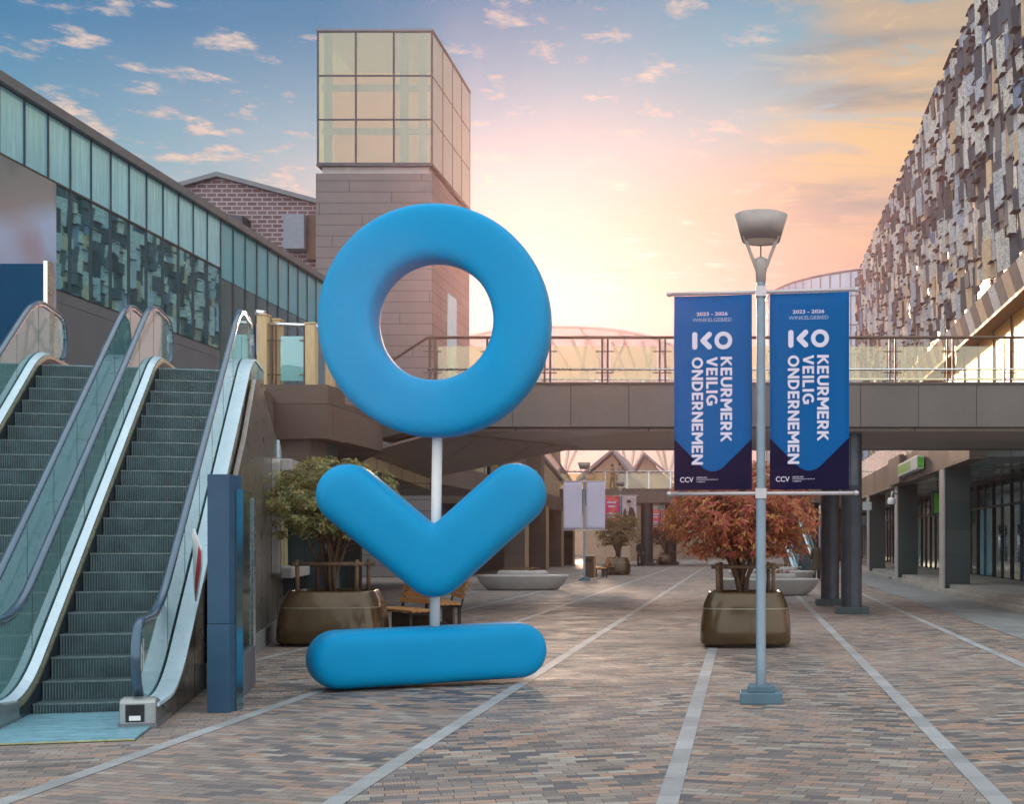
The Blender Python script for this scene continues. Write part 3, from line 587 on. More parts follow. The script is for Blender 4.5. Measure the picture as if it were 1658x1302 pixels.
# ------------------------------------------------------------------ left arcade beyond the bridge
ar = thing('arcade_building', (-12, 70, 0), 'brown stone arcade with square pillars and an upper glass gallery left of the far street', 'building')
def Xpx(px, Y): return (px - CX) * Y / F
def Zpx(py, Y): return EYE + (CY - py) * Y / F
def frontal(px0, px1, py0, py1, Y, d, name, mat, parent, bev=0.0):
    b = MB(); b.box(Xpx(px0, Y), Xpx(px1, Y), Y, Y + d, Zpx(py1, Y), Zpx(py0, Y)); return b.build(name, mat, parent, bev)
frontal(560, 822, 777, 815, 62, 1.0, 'deck_front', M['granite'], ar)
b = MB(); b.prism([(-12.0, 62.0), (-11.2, 63.0), (-12.2, 100), (-30, 100), (-30, 62.9)], 'z', 3.66, 4.45); b.build('deck_side', M['granite'], ar)
for px, Y, w_ in ((816, 66, 1.05), (850, 76, 1.2), (884, 86, 1.0), (907, 95, 0.9)):
    X = Xpx(px, Y); b = MB(); b.box(X, X + w_, Y, Y + 1.0, 0, 3.655); c = b.build('pillar', M['granite'], ar)
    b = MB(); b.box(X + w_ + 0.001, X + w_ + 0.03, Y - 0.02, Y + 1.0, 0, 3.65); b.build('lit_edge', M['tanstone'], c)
for px0, px1, Y in ((806, 846, 64), (848, 876, 74)):
    b = MB(); b.box(Xpx(px0, Y), Xpx(px1, Y), Y, Y + 1.2, 4.46, 9.0); b.build('upper_pillar', M['granite'], ar)
b = MB(); b.box(-26, -13.6, 66, 100, 0, 3.6); b.build('shop_wall', M['brownmetal'], ar)
b = MB(); b.box(-24, -13.9, 66, 100, 4.46, 9.5); b.build('upper_wall', M['tanstone'], ar)
b = MB(); b.box(-18, -12.2, 62.1, 62.13, 4.5, 5.45); b.build('gallery_glass', M['glass_bridge'], ar)
b = MB(); b.tube([(-18, 62.1, 5.55), (-12.1, 62.1, 5.55)], 0.04); b.tube([(-12.1, 62.1, 5.55), (-11.4, 66, 5.55), (-12.3, 98, 5.55)], 0.04)
for i in range(9): b.box(-17.9 + i * 0.72, -17.86 + i * 0.72, 62.05, 62.09, 4.46, 5.55)
b.build('gallery_rail', M['steel'], ar)
# escalator flights seen side-on above the arcade
b = MB()
for z_ in (0, 1.1): b.bar((-11.6, 70, 7.2 + z_ * 0.9), (-11.9, 92, 5.0 + z_ * 0.5), 0.25, 0.18)
b.build('stair_flight', M['coping'], ar)
b = MB(); b.quad((-11.5, 70, 7.3), (-11.8, 92, 5.1), (-11.8, 92, 5.7), (-11.5, 70, 8.1)); b.build('stair_glass', M['glass_bridge'], ar, fixn=False)
for px, py, w_ in ((748, 823, 8), (885, 838, 7)):
    A_ = at(px, py, 63.0 if px < 800 else 87); b = MB(); b.box(A_[0], A_[0] + w_ * 0.03, A_[1] - 0.1, A_[1], A_[2], A_[2] + 0.25); b.build('shop_sign', plain('pale_blue_sign', (0.25, 0.45, 0.8), 0.5), ar)

# ------------------------------------------------------------------ far footbridge
fb = thing('footbridge', (-3, 92, 0), 'far footbridge with two people behind its railing beneath the gabled roofs', 'bridge')
b = MB(); b.box(-12.3, 13, 88, 95, 4.22, 5.15); b.build('deck', M['granite_bridge'], fb)
b = MB(); b.box(-12.3, 13, 88.1, 88.13, 5.2, 6.15); b.build('glass', M['glass_bridge'], fb)
b = MB(); b.tube([(-12.3, 88.1, 6.3), (13, 88.1, 6.3)], 0.05)
for i in range(18): b.box(-12.2 + i * 1.45, -12.12 + i * 1.45, 88.05, 88.12, 5.16, 6.3)
b.build('handrail', M['steel'], fb)
for x, y in ((-6.55, 89), (-5.2, 93.6), (4.6, 89)):
    b = MB(); b.lathe([(0.42, 0.2), (0.42, 4.22)], (x, y, 0), 20); c = b.build('column', M['steel_dark'], fb)
    b = MB(); b.box(x - 0.6, x + 0.6, y - 0.6, y + 0.6, 0, 0.2); b.build('plinth', M['granite_dark'], c)

# ------------------------------------------------------------------ far roofs, canopy, glass drum
M['slate'] = plain('pale_slate_roof', (0.26, 0.24, 0.28), 0.6, 0, 0.1, 2)
M['buff'] = plain('buff_render', (0.50, 0.38, 0.28), 0.8, 0, 0.1, 1.5)
def gable_house(px0, pxm, px1, pye, pya, Y, depth, label):
    X0, X1, Xm = Xpx(px0, Y), Xpx(px1, Y), Xpx(pxm, Y); ze, za = Zpx(pye, Y), Zpx(pya, Y)
    h = thing('gabled_house', ((X0 + X1) / 2, Y, 0), label, 'building', 'gabled houses beyond the far bridge')
    b = MB(); b.prism([(X0 + .2, 0), (X1 - .2, 0), (X1 - .2, ze), (Xm, za - .15), (X0 + .2, ze)], 'y', Y, Y + depth); b.build('wall', M['buff'], h)
    b = MB()
    for a_, c_ in (((X0 - .3, ze - .1), (Xm, za)), ((Xm, za), (X1 + .3, ze - .1))):
        b.hexa([(a_[0], Y - .6, a_[1]), (c_[0], Y - .6, c_[1]), (c_[0], Y + depth, c_[1]), (a_[0], Y + depth, a_[1]), (a_[0], Y - .6, a_[1] + .3), (c_[0], Y - .6, c_[1] + .3), (c_[0], Y + depth, c_[1] + .3), (a_[0], Y + depth, a_[1] + .3)])
    b.build('roof', M['slate'], h)
    for kx in (0.3, 0.6):
        xx = X0 + (X1 - X0) * kx; b = MB(); b.box(xx, xx + 1.0, Y - 0.05, Y + 0.05, ze * 0.55, ze * 0.8); b.build('window', M['mirror_dull'], h)
gable_house(940, 992, 1024, 778, 733, 112, 14, 'pale slate roofed gabled house behind the walkers on the far bridge')
gable_house(1012, 1044, 1100, 790, 738, 122, 16, 'buff gabled house half hidden by the left blue banner')
gable_house(1098, 1160, 1235, 800, 752, 132, 10, 'low gabled house seen between the far bridge and the russet shrub')
fbk = thing('street_end_building', (2, 160, 0), 'pale low building closing the far end of the street', 'building')
b = MB(); b.box(-30, 22, 165, 180, 0, 7.5); b.build('wall', M['buff'], fbk)
for i in range(12):
    b = MB(); b.box(-14 + i * 2.6, -12.4 + i * 2.6, 164.9, 165.0, 1.0, 3.4); b.build('window', M['mirror_dull'], fbk)
# translucent canopy dome
m, k, p, o = newmat('translucent_roof_membrane'); p.inputs['Base Color'].default_value = (0.62, 0.56, 0.58, 1); p.inputs['Roughness'].default_value = 0.5
tl = k.n.new('ShaderNodeBsdfTranslucent'); tl.inputs[0].default_value = (0.75, 0.66, 0.66, 1); tp = k.n.new('ShaderNodeBsdfTransparent')
a1 = k.n.new('ShaderNodeMixShader'); a1.inputs[0].default_value = 0.35; k.l.new(p.outputs[0], a1.inputs[1]); k.l.new(tl.outputs[0], a1.inputs[2])
a2 = k.n.new('ShaderNodeMixShader'); a2.inputs[0].default_value = 0.18; k.l.new(a1.outputs[0], a2.inputs[1]); k.l.new(tp.outputs[0], a2.inputs[2]); k.l.new(a2.outputs[0], o.inputs[0]); M['membrane'] = m
YD = 150.0
dm = thing('glass_canopy', (-14, YD, 0), 'wide translucent domed canopy on curved ribs and branching struts far down the street', 'canopy')
def domez(u, v): # u -1..1 across, v 0..1 depth
    return 15.5 + 10.6 * math.sqrt(max(0, 1 - abs(u) ** 2.4)) * (1 - 0.35 * v * v)
XD0, XD1 = -41.0, -1.0; nu, nv = 36, 8
b = MB(); vs = [(XD0 + (XD1 - XD0) * (0.5 + 0.5 * (2 * i / nu - 1)), YD + j * 5.0, domez(2 * i / nu - 1, j / nv) + 0.35 * abs(math.sin(math.pi * i / 4.0))) for j in range(nv + 1) for i in range(nu + 1)]
b.add(vs, [(j * (nu + 1) + i, j * (nu + 1) + i + 1, (j + 1) * (nu + 1) + i + 1, (j + 1) * (nu + 1) + i) for j in range(nv) for i in range(nu)], 0, True); b.build('membrane', M['membrane'], dm, fixn=False)
M['rib'] = plain('pale_painted_ribs', (0.68, 0.58, 0.52), 0.5, 0.1)
for i in range(0, nu + 1, 4):
    u = 2 * i / nu - 1; x = XD0 + (XD1 - XD0) * (0.5 + 0.5 * u)
    b = MB(); b.tube([(x, YD + j * 5, domez(u, j / nv) + 0.1) for j in range(nv + 1)], 0.16, 6); b.build('rib', M['rib'], dm)
b = MB(); b.tube([(XD0 + (XD1 - XD0) * (0.5 + 0.5 * (2 * i / nu - 1)), YD - 0.1, domez(2 * i / nu - 1, 0)) for i in range(nu + 1)], 0.25, 6); b.build('front_arch', M['rib'], dm)
b = MB()
for px in (900, 1010, 1078):
    x = Xpx(px, YD)
    for dx_ in (-7, -3, 3, 7): b.bar((x, YD + 6, 9.0), (x + dx_, YD + 2 + abs(dx_), domez((x + dx_ - XD0) / (XD1 - XD0) * 2 - 1, 0.2)), 0.3)
    b.bar((x, YD + 6, 0), (x, YD + 6, 9.0), 0.7)
b.build('branching_struts', M['rib'], dm)
# arch truss like a half wheel
b = MB(); cx_, cz_ = Xpx(1112, YD), 13.5; rr = 5.6
for r_ in (rr, rr * 0.8): b.tube([(cx_ + r_ * math.cos(R(a)), YD - 2, cz_ + r_ * math.sin(R(a))) for a in range(0, 181, 9)], 0.16, 6)
for a in range(0, 181, 12): b.bar((cx_ + rr * 0.25 * math.cos(R(a)), YD - 2, cz_ + rr * 0.25 * math.sin(R(a))), (cx_ + rr * math.cos(R(a + 6)), YD - 2, cz_ + rr * math.sin(R(a + 6))), 0.16)
b.build('arch_truss', M['rib'], dm)
# curved glass drum
m, k, p, o = newmat('pale_blue_drum_glazing'); c = k.coord(); x, y, z = k.sep(c)[:3]
p.inputs['Roughness'].default_value = 0.18; p.inputs['Specular IOR Level'].default_value = 0.8
r = k.white(k.comb(k.math('FLOOR', k.math('DIVIDE', x, 1.9)), k.math('FLOOR', k.math('DIVIDE', z, 3.0)), 0.0))[0]
k.put(p.inputs['Base Color'], k.ramp(r, [(0, (0.34, 0.46, 0.62)), (1, (0.44, 0.55, 0.68))])); M['drumglass'] = m
dr = thing('glass_drum', (18, 135, 0), 'curved pale blue glass office drum rising behind the right banner', 'building')
b = MB(); cx_, cy_, rr = 18.0, 150.0, 15.5
nn = 40; ring = []
for i in range(nn + 1):
    a = R(180 + 180 * i / nn); x = cx_ + rr * math.cos(a); t = i / nn
    ring.append((x, cy_ + rr * math.sin(a), 29.0 + 0.9 * math.sin(min(t * 1.3, 1) * math.pi / 2)))
vs = [(x, y, 0) for x, y, z in ring] + ring
b.add(vs, [(i, i + 1, nn + 1 + i + 1, nn + 1 + i) for i in range(nn)], 0, True); b.add([(cx_, cy_, 29.4)] + ring, [(0, i + 1, i + 2) for i in range(nn)], 0)
b.build('glazing', M['drumglass'], dr, fixn=False)
b = MB()
for x, y, z in ring[::1]: b.box(x - 0.045, x + 0.045, y - 0.12, y + 0.02, 0, z)
for zz in (9, 12, 15, 18, 21, 24, 27): b.tube([(x * 1 + 0, y - 0.08, min(zz, z)) for x, y, z in ring], 0.05, 5)
b.tube([(x, y - 0.05, z) for x, y, z in ring], 0.12, 6)
b.build('glazing_bars', M['coping'], dr)

# ------------------------------------------------------------------ right-hand podium and patterned building
pd = thing('shopping_podium', (9, 60, 0), 'granite shopping arcade with square pillars and dark shop fronts on the right', 'building')
b = MB(); b.box(6.3, 6.75, 37, 118, 3.93, 5.0); b.box(6.751, 14, 36.98, 37.4, 4.4, 5.0); b.build('fascia', M['granite'], pd)
b = MB(); b.box(6.751, 16, 37.41, 118, 4.3, 4.98); b.build('deck', M['dark'], pd)
M['soffit_grey'] = panelled('grey_glossy_soffit', (0.13, 0.15, 0.15), 1.8, 50, 0.03, 0.25, 0.08, 0.02, spec=0.8)
b = MB(); b.box(6.751, 14, 37.1, 118, 4.0, 4.29); b.build('soffit', M['soffit_grey'], pd)
b = MB(); b.box(6.1, 6.29, 52, 56, 3.95, 5.05); b.build('fascia_box', M['granite'], pd)
for Y in (41.8, 54.5, 67, 80, 93, 106):
    b = MB(); b.box(6.35, 7.15, Y, Y + 0.9, 0.0, 4.0); c = b.build('pillar', M['granite_dark'], pd)
    b = MB(); b.box(6.30, 6.349, Y - 0.01, Y + 0.9, 0.0, 4.0 - 0.08); b.build('lit_face_slab', M['bench_stone'], c)  # light on the pillar's street face put into a paler slab
b = MB(); b.box(9.6, 9.8, 38, 118, 0.26, 4.0); b.build('shop_wall', M['granite_dark'], pd)
for i in range(22):
    y = 40.3 + i * 3.4
    for s in range(2):
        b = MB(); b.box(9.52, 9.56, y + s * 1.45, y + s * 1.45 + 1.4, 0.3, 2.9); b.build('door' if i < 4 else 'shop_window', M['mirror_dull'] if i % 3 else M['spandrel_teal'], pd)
    b = MB(); b.box(9.5, 9.59, y, y + 2.9, 3.0, 3.7); b.build('transom', M['mirror_dull'], pd)
b = MB()
for i in range(44): b.box(9.46, 9.6, 40.2 + i * 1.7, 40.27 + i * 1.7, 0.26, 3.9)
b.box(9.47, 9.6, 38, 118, 2.91, 2.99); b.build('shop_mullions', M['steel_dark'], pd)
for i in range(3):
    for s in (0.55, 0.75):
        b = MB(); b.tube([(9.4, 41.2 + i * 3.4 + s, 0.9), (9.4, 41.2 + i * 3.4 + s, 2.2)], 0.025, 8); b.build('door_handle', M['steel'], pd)
b = MB(); b.box(6.38, 6.4, 37.2, 118, 5.05, 5.95); b.build('railing_glass', M['glass_bridge'], pd)
b = MB(); b.tube([(6.39, 37.2, 6.05), (6.39, 118, 6.05)], 0.035)
for i in range(55): b.box(6.36, 6.42, 37.2 + i * 1.5, 37.26 + i * 1.5, 5.0, 6.05)
b.build('railing', M['steel'], pd)

pb = thing('patterned_building', (16, 80, 0), 'tall building clad in staggered grey and speckled shingle panels over glass tinted with sunset gold', 'building')
XC = 10.6; CZ0, CZ1, CY0_, CY1_ = 12.35, 26.2, 40.0, 124.0
b = MB(); b.box(XC + 0.55, 34, CY0_, CY1_, CZ0, CZ1 + 0.1); b.build('core', M['steel_dark'], pb)
m, k, p, o = newmat('speckled_perforated_panel'); c = k.coord(); v = k.n.new('ShaderNodeTexVoronoi'); k.put(v.inputs['Vector'], c); v.inputs['Scale'].default_value = 22
gi = k.n.new('ShaderNodeNewGeometry').outputs['Random Per Island']
hole = k.math('LESS_THAN', v.outputs['Distance'], k.mapr(k.noise(c, 5, 3), 0.3, 0.7, 0.2, 0.62))
bc_ = k.ramp(gi, [(0, (0.50, 0.56, 0.64)), (0.5, (0.68, 0.68, 0.66)), (1, (0.78, 0.72, 0.62))])
k.put(p.inputs['Base Color'], k.mix(k.math('MULTIPLY', hole, 0.72), bc_, (0.07, 0.075, 0.09))); p.inputs['Roughness'].default_value = 0.8; p.inputs['Specular IOR Level'].default_value = 0.08; M['speck'] = m
def islandmat(name, cols, rough=0.4, metal=0.3):
    m, k, p, o = newmat(name); gi = k.n.new('ShaderNodeNewGeometry').outputs['Random Per Island']
    f = k.mapr(k.noise(k.coord(), 3, 4), 0.3, 0.7, 0.85, 1.15)
    k.put(p.inputs['Base Color'], k.vmath('MULTIPLY', k.ramp(gi, [(i / (len(cols) - 1), x) for i, x in enumerate(cols)]), k.comb(f, f, f)))
    p.inputs['Roughness'].default_value = 0.8; p.inputs['Specular IOR Level'].default_value = 0.08; return m
M['shingle'] = islandmat('grey_metal_shingles', [(0.06, 0.08, 0.10), (0.11, 0.135, 0.16), (0.04, 0.05, 0.055), (0.15, 0.165, 0.18), (0.085, 0.105, 0.125)], 0.55, 0.1)
M['shingle_blue'] = islandmat('blue_grey_shingles', [(0.20, 0.27, 0.40), (0.27, 0.33, 0.45)], 0.5, 0.1)
M['shingle_tan'] = islandmat('tan_shingles', [(0.44, 0.33, 0.24), (0.70, 0.52, 0.34)], 0.5, 0.1)
b = MB(); rg = random.Random(11)
y = CY0_
while y < CY1_:
    wd = 0.84; z = CZ0 + 0.1 + rg.random() * 0.9
    while z < CZ1 - 0.2:
        h = rg.choice((0.6, 0.85, 1.1, 1.5)); h = min(h, CZ1 - z + 0.15)
        t = rg.random(); tf = 0.15 if z < CZ0 + 5 else 0.03; mi = 3 if t < tf else 0 if t < 0.50 else 1 if t < 0.93 else 2
        if t > 0.985: z += h; continue
        ang_ = rg.uniform(1, 16) if mi in (1, 3) else rg.uniform(1, 14)
        sx_ = math.sin(R(ang_)) * wd; sy_ = math.cos(R(ang_)) * wd; off = rg.uniform(-0.05, 0.22); ti = rg.uniform(0.0, 0.12)
        p0 = Vector((XC + off, y, z)); q = Vector((sx_ * -1, sy_, 0)); upv = Vector((-ti, 0, h + 0.12)) ; th = Vector((0.05, 0.02, 0))
        # free edge swings out towards the street, further along it
        b.hexa([p0 - q * 0.0, p0 + q, p0 + q + th, p0 + th, p0 + upv, p0 + q + upv, p0 + q + upv + th, p0 + upv + th], mi)
        if rg.random() < 0.5: b.box(XC - 0.22, XC + 0.1, y, y + 0.76, z + h - 0.012, z + h + 0.012, 0)
        z += h
    y += 0.79
b.build('shingle_cladding', [M['shingle'], M['speck'], M['shingle_blue'], M['shingle_tan'], M['coping']], pb)
b = MB(); i = 0; y = CY0_
while y < CY1_:
    b.hexa([(XC + 0.1, y, CZ0 - 1.0), (XC + 0.1, y + 1.42, CZ0 - 1.0), (XC + 0.5, y + 1.45, CZ0 - 1.0), (XC + 0.5, y, CZ0 - 1.0),
            (XC - 0.15, y + 0.4, CZ0 + 0.1), (XC - 0.15, y + 1.85, CZ0 + 0.1), (XC + 0.5, y + 1.85, CZ0 + 0.1), (XC + 0.5, y + 0.4, CZ0 + 0.1)], (1, 0, 2, 0)[i % 4])
    y += 1.5; i += 1
b.build('edge_band', [M['shingle'], M['shingle_tan'], M['speck']], pb)
b = MB(); b.box(XC + 0.02, XC + 0.95, CY0_, CY1_, CZ0 - 1.15, CZ0 - 1.01); b.build('soffit', M['tanstone'], pb)
m, k, p, o = newmat('gold_reflection_tint_glass'); c = k.coord()
gl = k.n.new('ShaderNodeBsdfGlossy'); gl.inputs[0].default_value = (0.92, 0.44, 0.07, 1); gl.inputs['Roughness'].default_value = 0.10
p.inputs['Base Color'].default_value = (0.85, 0.47, 0.07, 1); p.inputs['Roughness'].default_value = 0.3  # golden sun reflection put into the base colour
k.put(gl.inputs['Normal'], k.bump(k.noise(c, 0.5, 2), 0.3, 0.05))
a1 = k.n.new('ShaderNodeMixShader'); a1.inputs[0].default_value = 0.25; k.l.new(p.outputs[0], a1.inputs[1]); k.l.new(gl.outputs[0], a1.inputs[2]); k.l.new(a1.outputs[0], o.inputs[0]); M['gold'] = m
y = 36.0; XW = XC + 0.75
while y < 120:
    b = MB(); b.box(XW, XW + 0.05, y + 0.04, y + 3.96, 5.02, CZ0 - 1.16); b.build('glass_wall_pane', M['gold'], pb); y += 4.0
b = MB()
for i in range(22): b.box(XW - 0.08, XW + 0.06, 36 + i * 4 - 0.03, 36 + i * 4 + 0.03, 5.01, CZ0 - 1.16)
b.box(XW - 0.06, XW + 0.06, 36, 120, 7.4, 7.46); b.build('glass_wall_mullions', M['brownmetal'], pb)
b = MB(); b.box(XW + 0.3, 34, 36, 122, 5.0, CZ0 - 1.2); b.build('inner_wall', M['tanstone'], pb)

# signs and camera on the podium
def sign_box(name, px0, px1, X, z0, z1, d, mats, label):
    Y1 = X * F / (px0 - CX); Y0 = X * F / (px1 - CX)
    s = thing(name, (X, (Y0 + Y1) / 2, z0), label, 'sign')
    b = MB(); b.box(X - d, X, Y0, Y1, z0, z1); b.build('case', mats[0], s, 0.01)
    b = MB(); yy = Y0 + (Y1 - Y0) * 0.33
    b.box(X - d - 0.01, X - d - 0.001, yy, Y1 - 0.1, z0 + 0.08, z1 - 0.08); b.build('lettering_panel', mats[1], s); b = MB(); b.box(X - d + 0.03, X - 0.03, Y0 - 0.012, Y0 - 0.001, z0 + 0.05, z1 - 0.05)
    b.build('end_panel', mats[1], s); return s
M['signgreen'] = plain('sign_green', (0.10, 0.42, 0.03), 0.4, 0, 0.3, 9); M['signwhite'] = plain('sign_white', (0.5, 0.55, 0.56), 0.4, 0, 0.15, 9)
sign_box('shop_sign', 1464, 1496, 6.25, 4.15, 4.62, 0.25, (M['signwhite'], M['signgreen']), 'lime green and white shop sign fixed on the right granite fascia')
for px, Y, l in ((1518, 50, 'hanging green panel sign between the two nearest right pillars'), (1418, 70, 'small hanging green panel sign among the far right pillars')):
    s = thing('hanging_sign', (Xpx(px, Y), Y, 2.6), l, 'sign'); X = Xpx(px, Y)
    b = MB(); b.box(X - 0.22, X + 0.22, Y, Y + 0.12, 2.62, 3.55); b.bar((X, Y + .06, 3.55), (X, Y + .06, 4.0), 0.04); b.build('case', M['steel_dark'], s)
    b = MB(); b.box(X - 0.13, X + 0.06, Y - 0.012, Y - 0.002, 2.7, 3.45); b.build('green_panel', M['signgreen'], s)
s = thing('hanging_sign', (Xpx(1404, 66), 66, 3.3), 'small pale hanging sign at the far end of the right fascia', 'sign'); X = Xpx(1404, 66)
b = MB(); b.box(X - 0.22, X + 0.22, 66, 66.1, 3.2, 3.6); b.bar((X, 66.05, 3.6), (X, 66.05, 3.93), 0.04); b.build('case', M['signwhite'], s)
sc = thing('security_camera', (6.25, 54.3, 3.1), 'white dome security camera on a bracket on the second right pillar', 'camera')
b = MB(); b.tube([(6.34, 54.3, 3.55), (6.05, 54.1, 3.65), (6.02, 54.05, 3.45)], 0.035, 8); b.build('bracket', M['white'], sc)
b = MB(); b.lathe([(0.02, 0.42), (0.14, 0.38), (0.17, 0.2), (0.15, 0.12)], (6.02, 54.05, 3.02), 16); b.build('housing', M['white'], sc)
b = MB(); b.lathe([(0.13, 0.12), (0.10, 0.02), (0.0, -0.02)], (6.02, 54.05, 3.02), 16); b.build('dome', M['rubber'], sc)

# ------------------------------------------------------------------ escalators
TH = R(15.1); SPAN = 1.20; RISE = 4.12; U0 = 1.15; SL = math.tan(R(30)); U1 = U0 + RISE / SL; UE = U1 + 1.75
def nose(u, r=0.55):
    """height of the step-nose line, with rounded bends"""
    def soft(x): return 0 if x < -r else x if x > r else (x + r) ** 2 / (4 * r)
    return SL * (soft(u - U0) - soft(u - U1))
def upath(u0, u1, dz, n=40): return [(u0 + (u1 - u0) * i / n, nose(u0 + (u1 - u0) * i / n) + dz) for i in range(n + 1)]
def yz(w, pts): return [(w, u, z) for u, z in pts]
HR = 0.92
def hand_path(w):
    pts = [(0.33, 0.24), (0.16, 0.27), (0.06, 0.38), (0.0, 0.55), (0.02, 0.72), (0.09, 0.85), (0.22, 0.91), (0.4, HR)]
    pts += [(u, nose(u) + HR) for u in [0.6 + i * (UE - 0.95) / 60 for i in range(61)]]
    ze = RISE; ue = UE
    pts += [(ue - 0.15, ze + 0.89), (ue - 0.02, ze + 0.80), (ue + 0.05, ze + 0.62), (ue + 0.02, ze + 0.44), (ue - 0.1, ze + 0.30), (ue - 0.3, ze + 0.24)]
    return yz(w, pts)
m, k, p, o = newmat('ribbed_step_metal'); c = k.coord(); x, y, z = k.sep(c)[:3]
g_ = k.math('SINE', k.math('MULTIPLY', x, 2 * math.pi / 0.026))
f = k.math('MULTIPLY', k.mapr(g_, -1, 1, 0.55, 1.3), k.mapr(k.noise(c, 4, 4), 0.3, 0.7, 0.75, 1.25))
k.put(p.inputs['Base Color'], k.vmath('MULTIPLY', (0.10, 0.155, 0.17), k.comb(f, f, f))); p.inputs['Roughness'].default_value = 0.45; p.inputs['Metallic'].default_value = 0.35
k.put(p.inputs['Normal'], k.bump(g_, 0.6, 0.006)); M['steps'] = m
M['steptip'] = plain('step_edge_worn_metal', (0.17, 0.22, 0.22), 0.4, 0.5, 0.2, 12)
M['sidepanel'] = plain('bronze_mirror_side_panel', (0.16, 0.14, 0.11), 0.22, 0.75, 0.12, 2)
def escalator(root, outer_right=False):
    def B(mb, name, mat, par=None, bev=0.0): return mb.build(name, mat, par or root, bev, local=True)
    wR, wL = 0.0, -SPAN
    for w in (wR, wL):
        s = 1 if w == wR else -1
        b = MB(); b.sweep(hand_path(w), [(-0.035, -0.018), (0.035, -0.018), (0.042, 0.0), (0.035, 0.02), (0.0, 0.027), (-0.035, 0.02), (-0.042, 0.0)], (1, 0, 0), 0, True); B(b, 'handrail', M['handrail'] )
        b = MB(); b.sweep(hand_path(w)[3:-3], [(-0.03, -0.045), (0.03, -0.045), (0.03, -0.0185), (-0.03, -0.0185)], (1, 0, 0)); B(b, 'handrail_track', M['steel'])
        # glass between deck and handrail
        us = [0.10 + i * (UE - 0.12) / 64 for i in range(65)]
        def top(u):
            t = nose(u) + HR - 0.04
            if u < 0.35: t = 0.86 - (0.35 - u) * 0.9
            if u > UE - 0.3: t = RISE + HR - 0.04 - (u - UE + 0.3) ** 2 * 3.2
            return t
        vs = []
        for u in us: vs += [(w - 0.006, u, nose(u) + 0.20), (w + 0.006, u, nose(u) + 0.20), (w + 0.006, u, top(u)), (w - 0.006, u, top(u))]
        n = len(us); fs = [(i * 4 + j, (i + 1) * 4 + j, (i + 1) * 4 + (j + 1) % 4, i * 4 + (j + 1) % 4) for i in range(n - 1) for j in range(4)]
        b = MB(); b.add(vs, fs); B(b, 'glass_balustrade', M['glass_teal'])
        b = MB()
        for q in range(1, 8):
            u = 0.55 + q * 1.13
            b.bar((w, u, nose(u) + 0.2), (w, u - 0.0, top(u)), 0.016, 0.012)
        B(b, 'glass_joints', M['skirt'])
        # inner deck: sloping pale panel, seam, trim with yellow catch light in its colour, dark skirt
        a0, a1, a2 = (w, w - s * 0.075, w - s * 0.125)
        def ribbon(nm, mat, q0, q1, thick=0.02, u0_=0.12, u1_=UE - 0.05):
            P = [u0_ + i * (u1_ - u0_) / 60 for i in range(61)]; vs = []
            for u in P:
                z = nose(u); vs += [(q0[0], u, z + q0[1]), (q1[0], u, z + q1[1]), (q1[0], u, z + q1[1] - thick), (q0[0], u, z + q0[1] - thick)]
            fs = [(i * 4 + j, (i + 1) * 4 + j, (i + 1) * 4 + (j + 1) % 4, i * 4 + (j + 1) % 4) for i in range(60) for j in range(4)] + [(0, 1, 2, 3), (240, 241, 242, 243)]
            bb = MB(); bb.add(vs, fs); return B(bb, nm, mat)
        ribbon('inner_deck', M['whitepanel'], (w - s * 0.02, 0.215), (w - s * 0.10, 0.185))
        ribbon('deck_seam', M['skirt'], (w - s * 0.101, 0.180), (w - s * 0.112, 0.176))
        ribbon('edge_trim', M['trim_catchlight'], (w - s * 0.113, 0.180), (w - s * 0.128, 0.150), 0.03)
        ribbon('skirt', M['skirt'], (w - s * 0.118, 0.145), (w - s * 0.124, 0.10), 0.38)
        if not (w == wR and outer_right):
            ribbon('outer_deck', M['whitepanel'], (w + s * 0.02, 0.215), (w + s * 0.17, 0.215), 0.03)
        # newel end cap
        b = MB(); x0, x1 = w - 0.13, w + 0.17
        if s < 0: x0, x1 = w - 0.17, w + 0.13
        b.prism([(-0.02, 0.0), (0.75, 0.0), (0.75, 0.19), (0.28, 0.215), (0.06, 0.27), (-0.02, 0.25)], 'x', x0, x1); c_ = B(b, 'newel_cap', M['newel'], None, 0.03)
        b = MB(); b.box(w - 0.075, w + 0.075, -0.026, -0.021, 0.06, 0.21); q = b.build('handrail_inlet', M['rubber'], c_, 0.0, local=True)
        b = MB(); b.box(w - 0.045, w + 0.045, -0.030, -0.0265, 0.075, 0.115); b.build('brush_plate', M['white'], c_, local=True)
        b = MB(); b.box(x0 - 0.004, x1 + 0.004, -0.024, 0.76, 0.0, 0.05); b.build('kick_base', M['coping'], c_, local=True)
    # steps
    W0, W1 = wL + 0.13, wR - 0.13; tread = 0.2 / SL
    b = MB(); tip = MB(); u = U0 + 0.12; z = 0.0; k_ = 0
    zs = [0.006]; uu = [U0 + 0.02]
    hts = [0.10, 0.17] + [0.2] * 40
    for h in hts:
        z2 = zs[-1] + h
        if z2 > RISE + 0.02: break
        b.box(W0, W1, uu[-1], uu[-1] + tread + 0.03, zs[-1] - 0.35, z2, 0)
        tip.box(W0, W1, uu[-1] - 0.006, uu[-1] + 0.03, z2 - 0.012, z2 + 0.0035)
        zs.append(z2); uu.append(uu[-1] + tread)
    stp = B(b, 'steps', M['steps']); tip.build('step_nosing', M['steptip'], stp, local=True)
    # floor plate and comb
    b = MB(); b.box(wL - 0.0, wR + 0.12, -0.72, U0 - 0.02, 0.007, 0.022); B(b, 'comb_plate', M['steelblue'])
    b = MB(); b.box(wL - 0.0, wR + 0.12, -0.75, -0.721, 0.007, 0.016); B(b, 'yellow_edge', M['yellow'])
